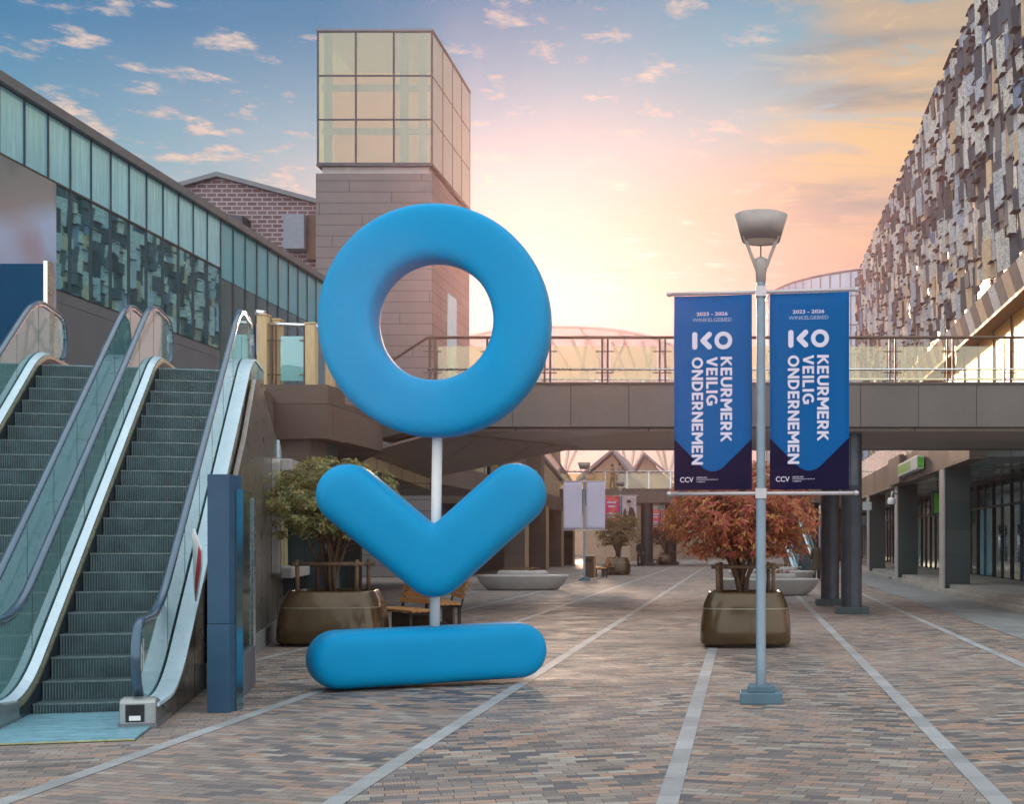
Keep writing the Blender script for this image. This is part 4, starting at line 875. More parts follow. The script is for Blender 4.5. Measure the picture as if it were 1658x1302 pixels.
    b = MB(); b.box(wL, wR, U1 + 0.25, UE + 0.8, RISE + 0.0, RISE + 0.02); B(b, 'upper_plate', M['steelblue'])
    # truss side cladding
    for w, s in ((wR + 0.17, 1), (wL - 0.17, -1)):
        if s > 0 and not outer_right: continue
        P = [0.0 + i * (UE + 0.1) / 50 for i in range(51)]; vs = []
        for u in P:
            zt = nose(u) + 0.19 if u > 0.75 else 0.19; zb = 0.0 if (outer_right and s > 0) else max(0.0, nose(u) - 0.9)
            vs += [(w, u, zb), (w, u, zt), (w - s * 0.03, u, zt), (w - s * 0.03, u, zb)]
        fs = [(i * 4 + j, (i + 1) * 4 + j, (i + 1) * 4 + (j + 1) % 4, i * 4 + (j + 1) % 4) for i in range(50) for j in range(4)] + [(0, 1, 2, 3), (200, 201, 202, 203)]
        b = MB(); b.add(vs, fs); sp_ = B(b, 'side_cladding', M['sidepanel'])
        if s > 0:
            b = MB()
            for q in range(1, 9):
                u = q * 1.15; b.box(w + 0.0005, w + 0.003, u, u + 0.012, 0.0, nose(u) + 0.17)
            b.build('panel_joints', M['skirt'], sp_, local=True)
            P = [0.02 + i * (UE) / 60 for i in range(61)]; vs = []
            for u in P:
                zt = nose(u) + (0.19 if u > 0.75 else 0.19)
                vs += [(wR + 0.02, u, zt + 0.025), (w + 0.015, u, zt + 0.025), (w + 0.015, u, zt - 0.005), (wR + 0.02, u, zt)]
            fs = [(i * 4 + j, (i + 1) * 4 + j, (i + 1) * 4 + (j + 1) % 4, i * 4 + (j + 1) % 4) for i in range(60) for j in range(4)] + [(0, 1, 2, 3), (240, 241, 242, 243)]
            b = MB(); b.add(vs, fs); B(b, 'outer_deck', M['whitepanel'])
    # underside
    b = MB(); us = [0.3 + i * (UE + 0.3) / 20 for i in range(21)]; vs = []
    for u in us: vs += [(wL - 0.16, u, nose(u) - 0.42), (wR + 0.13, u, nose(u) - 0.42)]
    b.add([(x_, y_, max(z_, -0.05)) for x_, y_, z_ in vs], [(i * 2, i * 2 + 1, i * 2 + 3, i * 2 + 2) for i in range(20)]); B(b, 'truss_underside', M['skirt'])
    # white arrow on the glass at both ends of each balustrade
    for w in (wR, wL):
        for u, z in ((0.22, 0.60), (UE - 0.32, RISE + 0.55)):
            b = MB(); e = -0.009
            for xx in (w - 0.0095, w + 0.0095):
                b.bar((xx, u, z - 0.12), (xx, u, z + 0.12), 0.002, 0.018, up=(0, 1, 0)); b.bar((xx, u + 0.12, z - 0.15), (xx, u + 0.12, z + 0.15), 0.002, 0.012, up=(0, 1, 0))
                b.bar((xx, u + 0.0, z + 0.12), (xx, u - 0.05, z + 0.03), 0.002, 0.014, up=(0, 1, 0)); b.bar((xx, u + 0.0, z + 0.12), (xx, u + 0.05, z + 0.03), 0.002, 0.014, up=(0, 1, 0))
            B(b, 'arrow_marking', M['white'])
def ribbed_plate(name, col, rough, metal, var, scale):
    m, k, p, o = newmat(name); c = k.coord(); x, y, z = k.sep(c)[:3]
    rib = k.math('SINE', k.math('MULTIPLY', y, 2 * math.pi / 0.03))
    seam = k.math('LESS_THAN', k.math('FRACT', k.math('DIVIDE', k.math('ADD', y, 10.0), 0.62)), 0.02)
    f = k.math('MULTIPLY', k.mapr(rib, -1, 1, 0.88, 1.1), k.mapr(k.noise(k.comb(k.math('MULTIPLY', x, 0.7), k.math('MULTIPLY', y, 5.0), 0.0), 3, 6, 0.7), 0.3, 0.7, 0.62, 1.3))
    f = k.math('MULTIPLY', f, k.mapr(seam, 0, 1, 1, 0.35))
    k.put(p.inputs['Base Color'], k.vmath('MULTIPLY', col, k.comb(f, f, f))); p.inputs['Metallic'].default_value = metal
    k.put(p.inputs['Roughness'], k.mapr(k.noise(c, 7, 5, 0.7), 0.3, 0.7, rough - 0.1, rough + 0.2)); k.put(p.inputs['Normal'], k.bump(rib, 0.35, 0.004)); return m
M['steelblue'] = ribbed_plate('worn_blue_grey_floor_plate', (0.20, 0.42, 0.52), 0.38, 0.35, 0.18, 5)
EX, EY = -5.205, 11.30
e1 = thing('escalator', (EX, EY, 0), 'right one of the two near escalators, beside the blue grey steel post', 'escalator', 'escalators', TH); escalator(e1, True)
off = -(SPAN + 0.31)
e2 = thing('escalator', (EX + off * math.cos(TH), EY + off * math.sin(TH), 0), 'left one of the two near escalators, in front of the navy hoarding', 'escalator', 'escalators', TH); escalator(e2, False)
e3 = copy_tree(e2); e3.location = (4.15, 71.5, 0); e3.rotation_euler = (0, 0, R(9)); relabel(e3, 'distant escalator climbing away beyond the russet shrub and dark columns')

# warning board on the right balustrade
wb = thing('warning_board', (EX - 0.6, EY + 2.3, 1.0), 'white and red warning board leaning out from the right escalator balustrade', 'sign')
A_ = Vector((EX + 0.03 - math.sin(TH) * 2.55, EY + 2.55 * math.cos(TH), 0)); zc_ = 1.40
tx = Vector((math.cos(R(-40)), math.sin(R(-40)), 0)) * 0.17; base_ = A_ + Vector((0.12, -0.04, 0))
pl = [(-0.15, zc_ + 0.28), (0.0, zc_ + 0.34), (0.95, zc_ + 0.12), (0.95, zc_ - 0.05), (0.25, zc_ - 0.42), (0.05, zc_ - 0.3)]
b = MB(); th = Vector((0.01, 0.012, 0)); v0 = [base_ + tx * a_ + Vector((0, 0, z)) for a_, z in pl]
b.add(v0 + [v + th for v in v0], [(0, 1, 2, 3, 4, 5), (11, 10, 9, 8, 7, 6)] + [(i, (i + 1) % 6, 6 + (i + 1) % 6, 6 + i) for i in range(6)]); b.build('panel', M['white'], wb)
b = MB(); n_ = Vector((-0.004, -0.005, 0)); v0 = [base_ + n_ + tx * a_ + Vector((0, 0, z)) for a_, z in [(0.70, zc_ + 0.16), (0.95, zc_ + 0.1), (0.95, zc_ - 0.05), (0.25, zc_ - 0.42), (0.25, zc_ - 0.2)]]
b.add(v0, [tuple(range(5))]); b.build('red_stripe', plain('warning_red', (0.6, 0.03, 0.06), 0.5), wb, fixn=False)

# blue-grey end post of the glass screen, then the metal-clad wall with its bay window
ps = thing('steel_post', (-4.92, 12.45, 0), 'tall blue grey steel post ending the glass screen beside the escalator', 'post')
b = MB(); b.box(-5.025, -4.815, 12.36, 12.68, 0, 0.83); b.build('base', M['bluemetal'], ps, 0.004)
b = MB(); b.box(-5.023, -4.817, 12.362, 12.678, 0.834, 2.235); b.build('shaft', M['bluemetal'], ps, 0.004)
b = MB(); b.box(-4.814, -4.800, 12.50, 12.66, 0.0, 2.1); b.build('side_strip', M['mirror_dull'], ps)
sc_ = thing('glass_screen', (-5.1, 14, 0), 'tall glass screen panel with steel edges behind the blue grey post', 'screen')
def run(u, w=0.0): return Vector((-4.93 - math.sin(TH) * u + math.cos(TH) * w, 12.6 + math.cos(TH) * u + math.sin(TH) * w, 0))
b = MB(); b.bar(run(0.2) + Vector((0, 0, 1.3)), run(2.3) + Vector((0, 0, 1.3)), 0.02, 1.7); b.build('glass_panel', M['mirror_dull'], sc_)
b = MB(); b.bar(run(0.2) + Vector((0, 0, 0.22)), run(2.3) + Vector((0, 0, 0.22)), 0.09, 0.44); b.build('kick_panel', M['greyclad'], sc_)
b = MB(); q = run(2.35); b.bar(q, q + Vector((0, 0, 2.1)), 0.07, 0.07); b.build('end_post', M['steel'], sc_)
M['brush'] = plain('brushed_streaked_cladding', (0.30, 0.285, 0.26), 0.33, 0.7, 0.22, 2, streak=True)
wl = thing('clad_wall', (-6.6, 17, 0), 'brushed metal clad wall running back under the escalator landing', 'wall')
def lw(u, w=0.0, z=0.0): return Vector((EX + 0.20 - math.sin(TH) * u + math.cos(TH) * w, EY + math.cos(TH) * u + math.sin(TH) * w, z))
# panel wall from u=4.5 to the pier; top follows the escalator
b = MB()
def wallpoly(poly, w0, w1, mi=0):
    v0 = [lw(u, w0, z) for u, z in poly]; v1 = [lw(u, w1, z) for u, z in poly]; n = len(poly)
    b.add(v0 + v1, [tuple(range(n)), tuple(range(n, 2 * n))[::-1]] + [(i, (i + 1) % n, n + (i + 1) % n, n + i) for i in range(n)], mi)
wallpoly([(3.2, 0.28), (14.9, 0.28), (14.9, 2.2), (14.0, 2.9), (9.7, 3.74), (9.2, 3.9), (8.0, 3.95), (6.6, 3.0), (3.2, 1.15)], 0.0, 0.06)
b.build('cladding', M['brush'], wl)
b = MB(); wallpoly([(3.2, 0.0), (15.0, 0.0), (15.0, 0.279), (3.2, 0.279)], -0.02, 0.09); b.build('base_course', M['slab'], wl)
b = MB()
for q in range(11): wallpoly([(3.7 + q * 1.02, 0.281), (3.715 + q * 1.02, 0.281), (3.715 + q * 1.02, 2.2), (3.7 + q * 1.02, 2.2)], 0.0605, 0.063)
b.build('panel_joints', M['skirt'], wl)
b = MB(); wallpoly([(9.9, 2.95), (14.9, 2.95), (14.9, 4.1), (9.9, 4.1)], -0.25, -0.02); b.build('rear_cladding', M['granite'], wl)
b = MB(); wallpoly([(11.7, 2.2), (14.7, 2.2), (14.7, 2.35), (11.7, 3.35)], 0.064, 0.10); b.build('pale_flashing', M['whitepanel'], wl)
bw_ = thing('bay_window', tuple(lw(13.0, 0.3, 0.9)), 'rounded pale metal bay window frame projecting from the brushed metal wall', 'window')
b = MB()
def ring2(poly_o, poly_i, w0, w1):
    n = len(poly_o); vs = [lw(u, w_, z) for w_ in (w0, w1) for pl_ in (poly_o, poly_i) for u, z in pl_]
    fs = []
    for i in range(n):
        j = (i + 1) % n
        fs += [(i, j, n + j, n + i), (2 * n + i, 3 * n + i, 3 * n + j, 2 * n + j), (i, 2 * n + i, 2 * n + j, j), (n + i, n + j, 3 * n + j, 3 * n + i)]
    b.add(vs, fs)
def rr_(u0, u1, z0, z1, r, n=6):
    pts = []
    for cx_, cz_, a0 in ((u1 - r, z1 - r, 0), (u0 + r, z1 - r, 90), (u0 + r, z0 + r, 180), (u1 - r, z0 + r, 270)):
        for i in range(n + 1): a = R(a0 + 90 * i / n); pts.append((cx_ + r * math.cos(a), cz_ + r * math.sin(a)))
    return pts
wallpoly(rr_(10.55, 10.80, 1.0, 2.98, 0.10), 0.066, 0.20)
b.build('near_jamb', M['brush'], bw_)
for z0_, z1_, nm_ in ((2.78, 2.98, 'head'), (1.0, 1.18, 'sill')):
    b = MB(); v_ = [lw(u, w_, z) for z in (z0_, z1_) for u, w_ in ((10.81, 0.066), (14.2, 0.066), (14.2, 0.62), (10.81, 0.36))]; b.hexa(v_); b.build(nm_, M['bench_stone'], bw_, 0.02)
b = MB(); wallpoly([(14.0, 1.181), (14.15, 1.181), (14.15, 2.779), (14.0, 2.779)], 0.066, 0.58); b.build('far_jamb', M['whitepanel'], bw_)
b = MB(); wallpoly([(10.81, 1.18), (13.99, 1.18), (13.99, 2.779), (10.81, 2.779)], 0.07, 0.10); b.build('glass', M['mirror_dull'], bw_)
b = MB()
for u in (11.8, 12.9): wallpoly([(u, 1.17), (u + 0.06, 1.17), (u + 0.06, 2.81), (u, 2.81)], 0.101, 0.15)
wallpoly([(10.79, 2.2), (14.01, 2.2), (14.01, 2.26), (10.79, 2.26)], 0.101, 0.145); b.build('glazing_bars', M['tanpost'], bw_)
s = thing('shop_sign', (-9.0, 27.5, 2.2), 'pale rounded letter sign glimpsed between bay window and shrub', 'sign')
b = MB(); b.box(-9.75, -9.0, 27.5, 27.6, 2.05, 2.65); b.build('case', M['signwhite'], s)
b = MB()
for cx_ in (-9.5, -9.22): b.tube([(cx_ + 0.09 * math.cos(R(a)), 27.48, 2.35 + 0.15 * math.sin(R(a))) for a in range(0, 361, 30)], 0.02, 6)
b.build('lettering', M['bluemetal'], s)

# ------------------------------------------------------------------ the blue sculpture
YS = 14.75
sc0 = thing('sculpture', (-3.42, YS, 0), 'giant glossy blue ring, chevron and bar stacked on a white pole', 'sculpture')
def half_section(r, T, n=26, e=4.2):
    out = []
    for i in range(n + 1):
        a = math.pi * i / n; c_, s_ = math.cos(a), math.sin(a)
        out.append((r * abs(s_) ** (2 / e), T * (1 if c_ > 0 else -1) * abs(c_) ** (2 / e)))
    return out
def puffy(loop, r, T, centre, yaw, name, roll=0.0):
    """loop of (x, z, nx, nz, rx): outline of a fat rounded stroke; each entry carries a half section"""
    sec = half_section(1.0, 1.0); ns = len(sec); b = MB(); vs = []
    cy, sy = math.cos(yaw), math.sin(yaw); cr, sr = math.cos(roll), math.sin(roll)
    for x, z, nx, nz, k_ in loop:
        for a_, d_ in sec:
            px, pz = x + nx * a_ * r * k_, z + nz * a_ * r * k_; py = -d_ * T
            px, pz = px * cr - pz * sr, px * sr + pz * cr
            vs.append((centre[0] + px * cy - py * sy, centre[1] + px * sy + py * cy, centre[2] + pz))
    n = len(loop)
    fs = [(i * ns + j, ((i + 1) % n) * ns + j, ((i + 1) % n) * ns + j + 1, i * ns + j + 1) for i in range(n) for j in range(ns - 1)]
    b.add(vs, fs, 0, True); return b.build(name, M['blue'], sc0)
def stadium(x0, z0, x1, z1, n=16, m_=10):
    d_ = Vector((x1 - x0, z1 - z0)).normalized(); a0 = math.atan2(d_.y, d_.x); L = []
    for i in range(m_): t = i / m_; L.append((x0 + (x1 - x0) * t, z0 + (z1 - z0) * t, math.cos(a0 - math.pi / 2), math.sin(a0 - math.pi / 2), 1))
    for i in range(n + 1): a = a0 - math.pi / 2 + math.pi * i / n; L.append((x1, z1, math.cos(a), math.sin(a), 1))
    for i in range(1, m_): t = 1 - i / m_; L.append((x0 + (x1 - x0) * t, z0 + (z1 - z0) * t, math.cos(a0 + math.pi / 2), math.sin(a0 + math.pi / 2), 1))
    for i in range(n): a = a0 + math.pi / 2 + math.pi * i / n; L.append((x0, z0, math.cos(a), math.sin(a), 1))
    return L
def Zs(py, Y=YS): return EYE + (CY - py) * Y / F
def Xs(px, Y=YS): return (px - CX) * Y / F
# bar, lying on the ground
puffy(stadium(-0.99, 0, 0.99, 0), 0.315, 0.33, (Xs(695) + 0.0, YS, 0.345), R(26), 'bar', R(1.0))
# chevron
VX, VZ = Xs(705), Zs(917)
P0 = (Xs(571) - VX, Zs(803) - VZ); P1 = (Xs(833) - VX, Zs(800) - VZ)
ch = puffy(stadium(P0[0], P0[1], 0, 0), 0.345, 0.34, (VX, YS, VZ), R(7), 'chevron')
tmp = puffy(stadium(0, 0, P1[0], P1[1]), 0.347, 0.342, (VX, YS, VZ), R(7), 'chevron')
bm = bmesh.new(); bm.from_mesh(ch.data); bm.from_mesh(tmp.data); bm.to_mesh(ch.data); bm.free(); bpy.data.objects.remove(tmp)
md = ch.modifiers.new('blend', 'REMESH'); md.mode = 'VOXEL'; md.voxel_size = 0.022; md.use_smooth_shade = True
md = ch.modifiers.new('soften', 'SMOOTH'); md.factor = 0.6; md.iterations = 14
# ring
b = MB(); nM, nm = 112, 64; RM, rm = 0.966, 0.314; vs = []; cy, sy = math.cos(R(1)), math.sin(R(1)); cx_, cz_ = Xs(706), Zs(521)
for i in range(nM):
    A_ = 2 * math.pi * i / nM
    for j in range(nm):
        a = 2 * math.pi * j / nm; e = 2 / 4.2; ca, sa = math.cos(a), math.sin(a)
        rr = RM + rm * (abs(ca) ** e) * (1 if ca > 0 else -1); dd = 0.25 * (abs(sa) ** e) * (1 if sa > 0 else -1)
        x, z = rr * math.cos(A_), rr * 1.012 * math.sin(A_)
        vs.append((cx_ + x * cy - dd * sy, YS + x * sy + dd * cy, cz_ + z))
b.add(vs, [(i * nm + j, ((i + 1) % nM) * nm + j, ((i + 1) % nM) * nm + (j + 1) % nm, i * nm + (j + 1) % nm) for i in range(nM) for j in range(nm)], 0, True)
b.build('ring', M['blue'], sc0)
b = MB(); b.tube([(Xs(703), YS + 0.02, 0.5), (Xs(707.5), YS + 0.02, Zs(690))], 0.056, 20); b.build('pole', M['whitepole'], sc0)

# ------------------------------------------------------------------ lamp posts and banners
def text_mesh(body, w_, h_, bold=0.0, x=0, z=0, rot=0, mat=None, name='lettering', spacing=1.0, parent=None, y=0.0):
    cu = bpy.data.curves.new('t', 'FONT'); cu.body = body; cu.size = 1.0; cu.offset = bold; cu.resolution_u = 3; cu.space_character = spacing
    o = bpy.data.objects.new('t', cu); COL.objects.link(o); dg = bpy.context.evaluated_depsgraph_get()
    me = bpy.data.meshes.new_from_object(o.evaluated_get(dg)); bpy.data.objects.remove(o); bpy.data.curves.remove(cu)
    xs = [v.co.x for v in me.vertices]; ys_ = [v.co.y for v in me.vertices]; x0, x1, y0, y1 = min(xs), max(xs), min(ys_), max(ys_)
    for v in me.vertices:
        u = (v.co.x - x0) / (x1 - x0) - 0.5; t = (v.co.y - y0) / (y1 - y0) - 0.5
        if rot: X, Z = t * h_, -u * w_      # reads downwards, tops of the letters to the right
        else: X, Z = u * w_, t * h_
        v.co = (x + X, y, z + Z)
    me.materials.clear(); me.materials.append(mat); return me
def join_meshes(mes, name, mat, parent, loc=(0, 0, 0)):
    bm = bmesh.new()
    for me in mes: bm.from_mesh(me)
    me = bpy.data.meshes.new(name); bm.to_mesh(me); bm.free(); me.materials.append(mat)
    for q in me.polygons: q.material_index = 0
    o = bpy.data.objects.new(name, me); COL.objects.link(o); o.parent = parent; o.location = loc; return o
LAMP = (0.0, 0.0, 0.0); BYAW = R(8)
def lamp_post(loc, label):
    L = thing('street_lamp', loc, label, 'street lamp', 'street lamps along the street')
    def B(mb, n_, m_, par=None, bev=0.0): return mb.build(n_, m_, par or L, bev, local=True)
    b = MB(); b.box(-0.21, 0.21, -0.21, 0.21, 0, 0.11); b.box(-0.135, 0.135, -0.135, 0.135, 0.11, 0.175); B(b, 'base', M['basepaint'], None, 0.008)
    b = MB(); b.lathe([(0.052, 0.17), (0.052, 0.45), (0.0495, 0.455), (0.0495, 2.1), (0.046, 2.12), (0.044, 4.2)], (0, 0, 0), 24); B(b, 'pole', M['pole'])
    b = MB(); b.lathe([(0.0, 4.20), (0.05, 4.20), (0.054, 4.30), (0.06, 4.31), (0.072, 4.38), (0.06, 4.43), (0.0, 4.46)], (0, 0, 0), 20); B(b, 'hub', M['lampshade'])
    for a in (90, 210, 330):
        b = MB(); b.bar((0.058 * math.cos(R(a)), 0.058 * math.sin(R(a)), 4.34), (0.195 * math.cos(R(a)), 0.195 * math.sin(R(a)), 4.64), 0.018, 0.03); B(b, 'arm', M['lampshade'])
    b = MB(); b.lathe([(0.183, 4.615), (0.187, 4.60), (0.266, 4.862), (0.255, 4.868), (0.0, 4.87)], (0, 0, 0), 36); sh = B(b, 'lamp_shade', M['lampshade'])
    b = MB(); b.lathe([(0.186, 4.612), (0.17, 4.608), (0.14, 4.602), (0.0, 4.60)], (0, 0, 0), 28); b.build('diffuser', M['diffuser'], sh, local=True)
    for z in (4.10, 2.085):
        b = MB(); c_, s_ = math.cos(BYAW), -math.sin(BYAW)
        b.tube([(-0.93 * c_, -0.93 * s_, z), (0.95 * c_, 0.95 * s_, z)], 0.019, 10)
        for t in (-0.93, 0.95): b.lathe([(0.0, -0.028), (0.028, -0.015), (0.03, 0.012), (0.0, 0.028)], (t * c_, t * s_, z), 10)
        b.box(-0.055, 0.055, -0.06, 0.06, z - 0.05, z + 0.05); B(b, 'banner_arm', M['armmetal'])
    return L
M['basepaint'] = plain('teal_grey_base_paint', (0.085, 0.16, 0.21), 0.45, 0.1, 0.12, 5); M['diffuser'] = plain('milky_lamp_glass', (0.72, 0.66, 0.55), 0.25, 0, 0.05); M['armmetal'] = plain('pinkish_banner_arm_metal', (0.50, 0.46, 0.48), 0.35, 0.5, 0.05)
M['bannerblue'] = plain('banner_blue_fabric', (0.0, 0.10, 0.32), 0.8, 0, 0.03, 2, spec=0.06); M['navy'] = plain('banner_navy_fabric', (0.006, 0.006, 0.035), 0.8, 0, 0.05, 2, spec=0.08)
M['print'] = plain('pale_lilac_print', (0.66, 0.62, 0.74), 0.55, 0, 0.02); M['blank'] = plain('blank_lavender_fabric', (0.56, 0.53, 0.68), 0.6, 0, 0.03, 2)
M['thinprint'] = plain('faint_lilac_print', (0.42, 0.50, 0.68), 0.55, 0, 0.02)
BW, BH = 0.79, 1.955
lp = lamp_post((Xpx(1232, 13.2), 13.2, 0), 'nearest tall street lamp carrying the two blue banners, flared bowl lamp on top')
def wavy(x, z): return 0.010 * math.sin(x * 5 + z * 2.2) + 0.007 * math.sin(z * 4.1) + 0.004 * math.sin(x * 14 + z * 1.3)
def cloth(parent, name, mat, w_, h_, th_=0.004):
    b = MB(); nx_, nz_ = 8, 16; vs = [(w_ * (i / nx_), wavy(w_ * i / nx_, -h_ * j / nz_), -h_ * j / nz_) for j in range(nz_ + 1) for i in range(nx_ + 1)]
    b.add(vs, [(j * (nx_ + 1) + i, j * (nx_ + 1) + i + 1, (j + 1) * (nx_ + 1) + i + 1, (j + 1) * (nx_ + 1) + i) for j in range(nz_) for i in range(nx_)], 0, True)
    o = b.build(name, mat, parent, fixn=False, local=True); md = o.modifiers.new('thickness', 'SOLIDIFY'); md.thickness = th_; md.offset = 1.0; return o
def drape(me, off=0.004):
    for v in me.vertices: v.co.y = wavy(v.co.x, v.co.z) - off + v.co.y
    return me
def subdiv(me, n=1):
    bm = bmesh.new(); bm.from_mesh(me); bmesh.ops.triangulate(bm, faces=bm.faces)
    bm.to_mesh(me); bm.free(); return me
def arc(cx, cy, rx, ry, a0, a1, n=14): return [(cx + rx * math.cos(R(a0 + (a1 - a0) * i / n)), cy + ry * math.sin(R(a0 + (a1 - a0) * i / n))) for i in range(n + 1)]
TK = 0.20      # stroke weight against a cap height of 1; strokes run on their centre lines inside the letter box
h_ = TK / 2
GL = {  # advance width, strokes
 'K': (0.70, [[(h_, 0), (h_, 1)], [(h_ + 0.04, 0.47), (0.60, 1.0)], [(0.24, 0.60), (0.64, 0.0)]]),
 'E': (0.60, [[(h_, 0), (h_, 1)], [(h_, 1 - h_), (0.58, 1 - h_)], [(h_, 0.5), (0.53, 0.5)], [(h_, h_), (0.59, h_)]]),
 'U': (0.74, [[(h_, 1.0), (h_, 0.37)] + arc(0.37, 0.37, 0.27, 0.27, 180, 360)[1:] + [(0.64, 1.0)]]),
 'R': (0.68, [[(h_, 0), (h_, 1)], [(h_, 1 - h_), (0.32, 1 - h_)] + arc(0.32, 0.67, 0.21, 0.23, 90, -90)[1:] + [(h_, 0.44)], [(0.30, 0.42), (0.58, 0.0)]]),
 'M': (0.90, [[(h_, 0), (h_, 1)], [(0.80, 0), (0.80, 1)], [(h_ + 0.02, 0.94), (0.45, 0.34)], [(0.78, 0.94), (0.45, 0.34)]]),
 'V': (0.72, [[(0.09, 1.0), (0.36, 0.06)], [(0.63, 1.0), (0.36, 0.06)]]),
 'I': (0.24, [[(0.12, 0), (0.12, 1)]]),
 'L': (0.56, [[(h_, 0), (h_, 1)], [(h_, h_), (0.55, h_)]]),
 'G': (0.80, [arc(0.44, 0.5, 0.33, 0.40, 48, 330, 22), [(0.72, 0.10), (0.72, 0.52)], [(0.48, 0.46), (0.80, 0.46)]]),
 'O': (0.88, [arc(0.44, 0.5, 0.335, 0.40, 0, 360, 30)]),
 'N': (0.78, [[(h_, 0), (h_, 1)], [(0.68, 0), (0.68, 1)], [(h_, 0.95), (0.68, 0.05)]]),
 'D': (0.76, [[(h_, 0), (h_, 1)], [(h_, 1 - h_), (0.30, 1 - h_)] + arc(0.30, 0.5, 0.34, 0.40, 90, -90)[1:] + [(h_, h_)]])}
def stroke_text(body, length, cap, x, z):
    """heavy sans capitals, reading downwards, tops to the right"""
    gap = 0.10; tot = sum(GL[c][0] for c in body) + gap * (len(body) - 1); k_ = length / tot; bm = bmesh.new(); u = 0.0
    for c in body:
        for si, st in enumerate(GL[c][1]):
            L_ = []; n = len(st)
            for i, (px_, py_) in enumerate(st):
                a_ = Vector(st[max(i - 1, 0)]); d_ = Vector(st[min(i + 1, n - 1)]); t = (d_ - a_).normalized()
                if st[0] == st[-1] or (Vector(st[0]) - Vector(st[-1])).length < 1e-4 and n > 5: 
                    if i in (0, n - 1): t = (Vector(st[1]) - Vector(st[-2])).normalized()
                nn = Vector((-t.y, t.x)) * TK / 2; L_.append((px_ + nn.x, py_ + nn.y, px_ - nn.x, py_ - nn.y))
            V_ = []
            for q in L_:
                for a_, b_ in ((q[0], q[1]), (q[2], q[3])):
                    b_ = min(max(b_, 0.0), 1.0); V_.append(bm.verts.new((x + (b_ - 0.5) * cap, -0.0002 * si, z + length / 2 - (u + a_) * k_)))
            for i in range(n - 1): bm.faces.new([V_[2 * i], V_[2 * i + 1], V_[2 * i + 3], V_[2 * i + 2]])
        u += GL[c][0] + gap
    me = bpy.data.meshes.new('l'); bm.to_mesh(me); bm.free(); return me
def banner(lamp, side, z, label, printed=True, name='banner', mat=None):
    x0 = (0.09 if side > 0 else -0.09 - BW)
    c_, s_ = math.cos(BYAW), -math.sin(BYAW)
    loc = Vector(lamp.location) + Vector((x0 * c_, x0 * s_, z - 0.022))
    t = thing(name, loc, label, 'banner', 'banners hung from the street lamps', -BYAW)
    cl = cloth(t, 'fabric', mat or M['bannerblue'], BW, BH)
    if not printed: return t
    pw, ph = BW, BH
    # navy foot with the rounded blue point dipping into it, as a strip built column by column
    def edge(x):
        d_ = abs(x / pw - 0.50); zz = 0.737 + (0.5 - d_) * 0.405
        if d_ < 0.17: zz = 0.737 + 0.33 * 0.405 + (1 - (d_ / 0.17) ** 2) * 0.0345
        return -zz * ph
    b = MB(); n = 40; m_ = 6; vs = [(pw * i / n, 0, edge(pw * i / n) + (-ph + 0.0 - edge(pw * i / n)) * j / m_) for j in range(m_ + 1) for i in range(n + 1)]
    b.add(vs, [(j * (n + 1) + i, j * (n + 1) + i + 1, (j + 1) * (n + 1) + i + 1, (j + 1) * (n + 1) + i) for j in range(m_) for i in range(n)], 0, True)
    o = b.build('navy_foot', M['navy'], t, fixn=False, local=True); drape(o.data, 0.006)
    def T(*a, **kw): return drape(subdiv(text_mesh(*a, **kw)), 0.0095)
    mes = [T('2023 - 2026', pw * 0.40, ph * 0.0185, 0.018, pw * 0.49, -ph * 0.095, mat=M['print'])]
    for body, xc, z1 in (('KEURMERK', 0.672, 0.753), ('VEILIG', 0.488, 0.565), ('ONDERNEMEN', 0.302, 0.870)):
        mes.append(drape(stroke_text(body, ph * (z1 - 0.317), pw * 0.146, pw * xc, -ph * (0.317 + z1) / 2), 0.0095))
    mes.append(T('CCV', pw * 0.175, ph * 0.027, 0.012, pw * 0.165, -ph * 0.947, mat=M['print']))
    for i, tx in enumerate(('centrum voor', 'criminaliteitspreventie en', 'veiligheid')):
        mes.append(T(tx, pw * (0.14, 0.285, 0.11)[i], ph * 0.0095, 0.0, pw * (0.36, 0.43, 0.345)[i], -ph * (0.936 + i * 0.011), mat=M['print']))
    # the short logo: bar, chevron, ring
    bm = bmesh.new()
    def cap(xa, za, xb, zb, r):
        d_ = Vector((xb - xa, zb - za)); a0 = math.atan2(d_.y, d_.x); pts = []
        for i in range(9): a = a0 - math.pi / 2 + math.pi * i / 8; pts.append((xb + r * math.cos(a), zb + r * math.sin(a)))
        for i in range(9): a = a0 + math.pi / 2 + math.pi * i / 8; pts.append((xa + r * math.cos(a), za + r * math.sin(a)))
        bm.faces.new([bm.verts.new((x, 0, z)) for x, z in pts])
    zc = -0.2325 * ph; hh = 0.0455 * ph; r_ = 0.026
    cap(0.268 * pw, zc - hh + r_, 0.268 * pw, zc + hh - r_, r_)
    cap(0.455 * pw, zc + hh - r_, 0.375 * pw, zc, r_); cap(0.375 * pw, zc, 0.455 * pw, zc - hh + r_, r_ + 0.0002)
    n = 36; ro, ri = hh, hh * 0.52; cx_ = 0.635 * pw
    vo = [bm.verts.new((cx_ + ro * math.cos(2 * math.pi * i / n), 0, zc + ro * math.sin(2 * math.pi * i / n))) for i in range(n)]
    vi = [bm.verts.new((cx_ + ri * math.cos(2 * math.pi * i / n), 0, zc + ri * math.sin(2 * math.pi * i / n))) for i in range(n)]
    for i in range(n): bm.faces.new([vo[i], vo[(i + 1) % n], vi[(i + 1) % n], vi[i]])
    me = bpy.data.meshes.new('l'); bm.to_mesh(me); bm.free()
    for i, v in enumerate(me.vertices):
        if 36 <= i < 54: v.co.y -= 0.0006
    drape(me, 0.0085)
    mes.append(me)
    join_meshes(mes, 'lettering', M['print'], t)
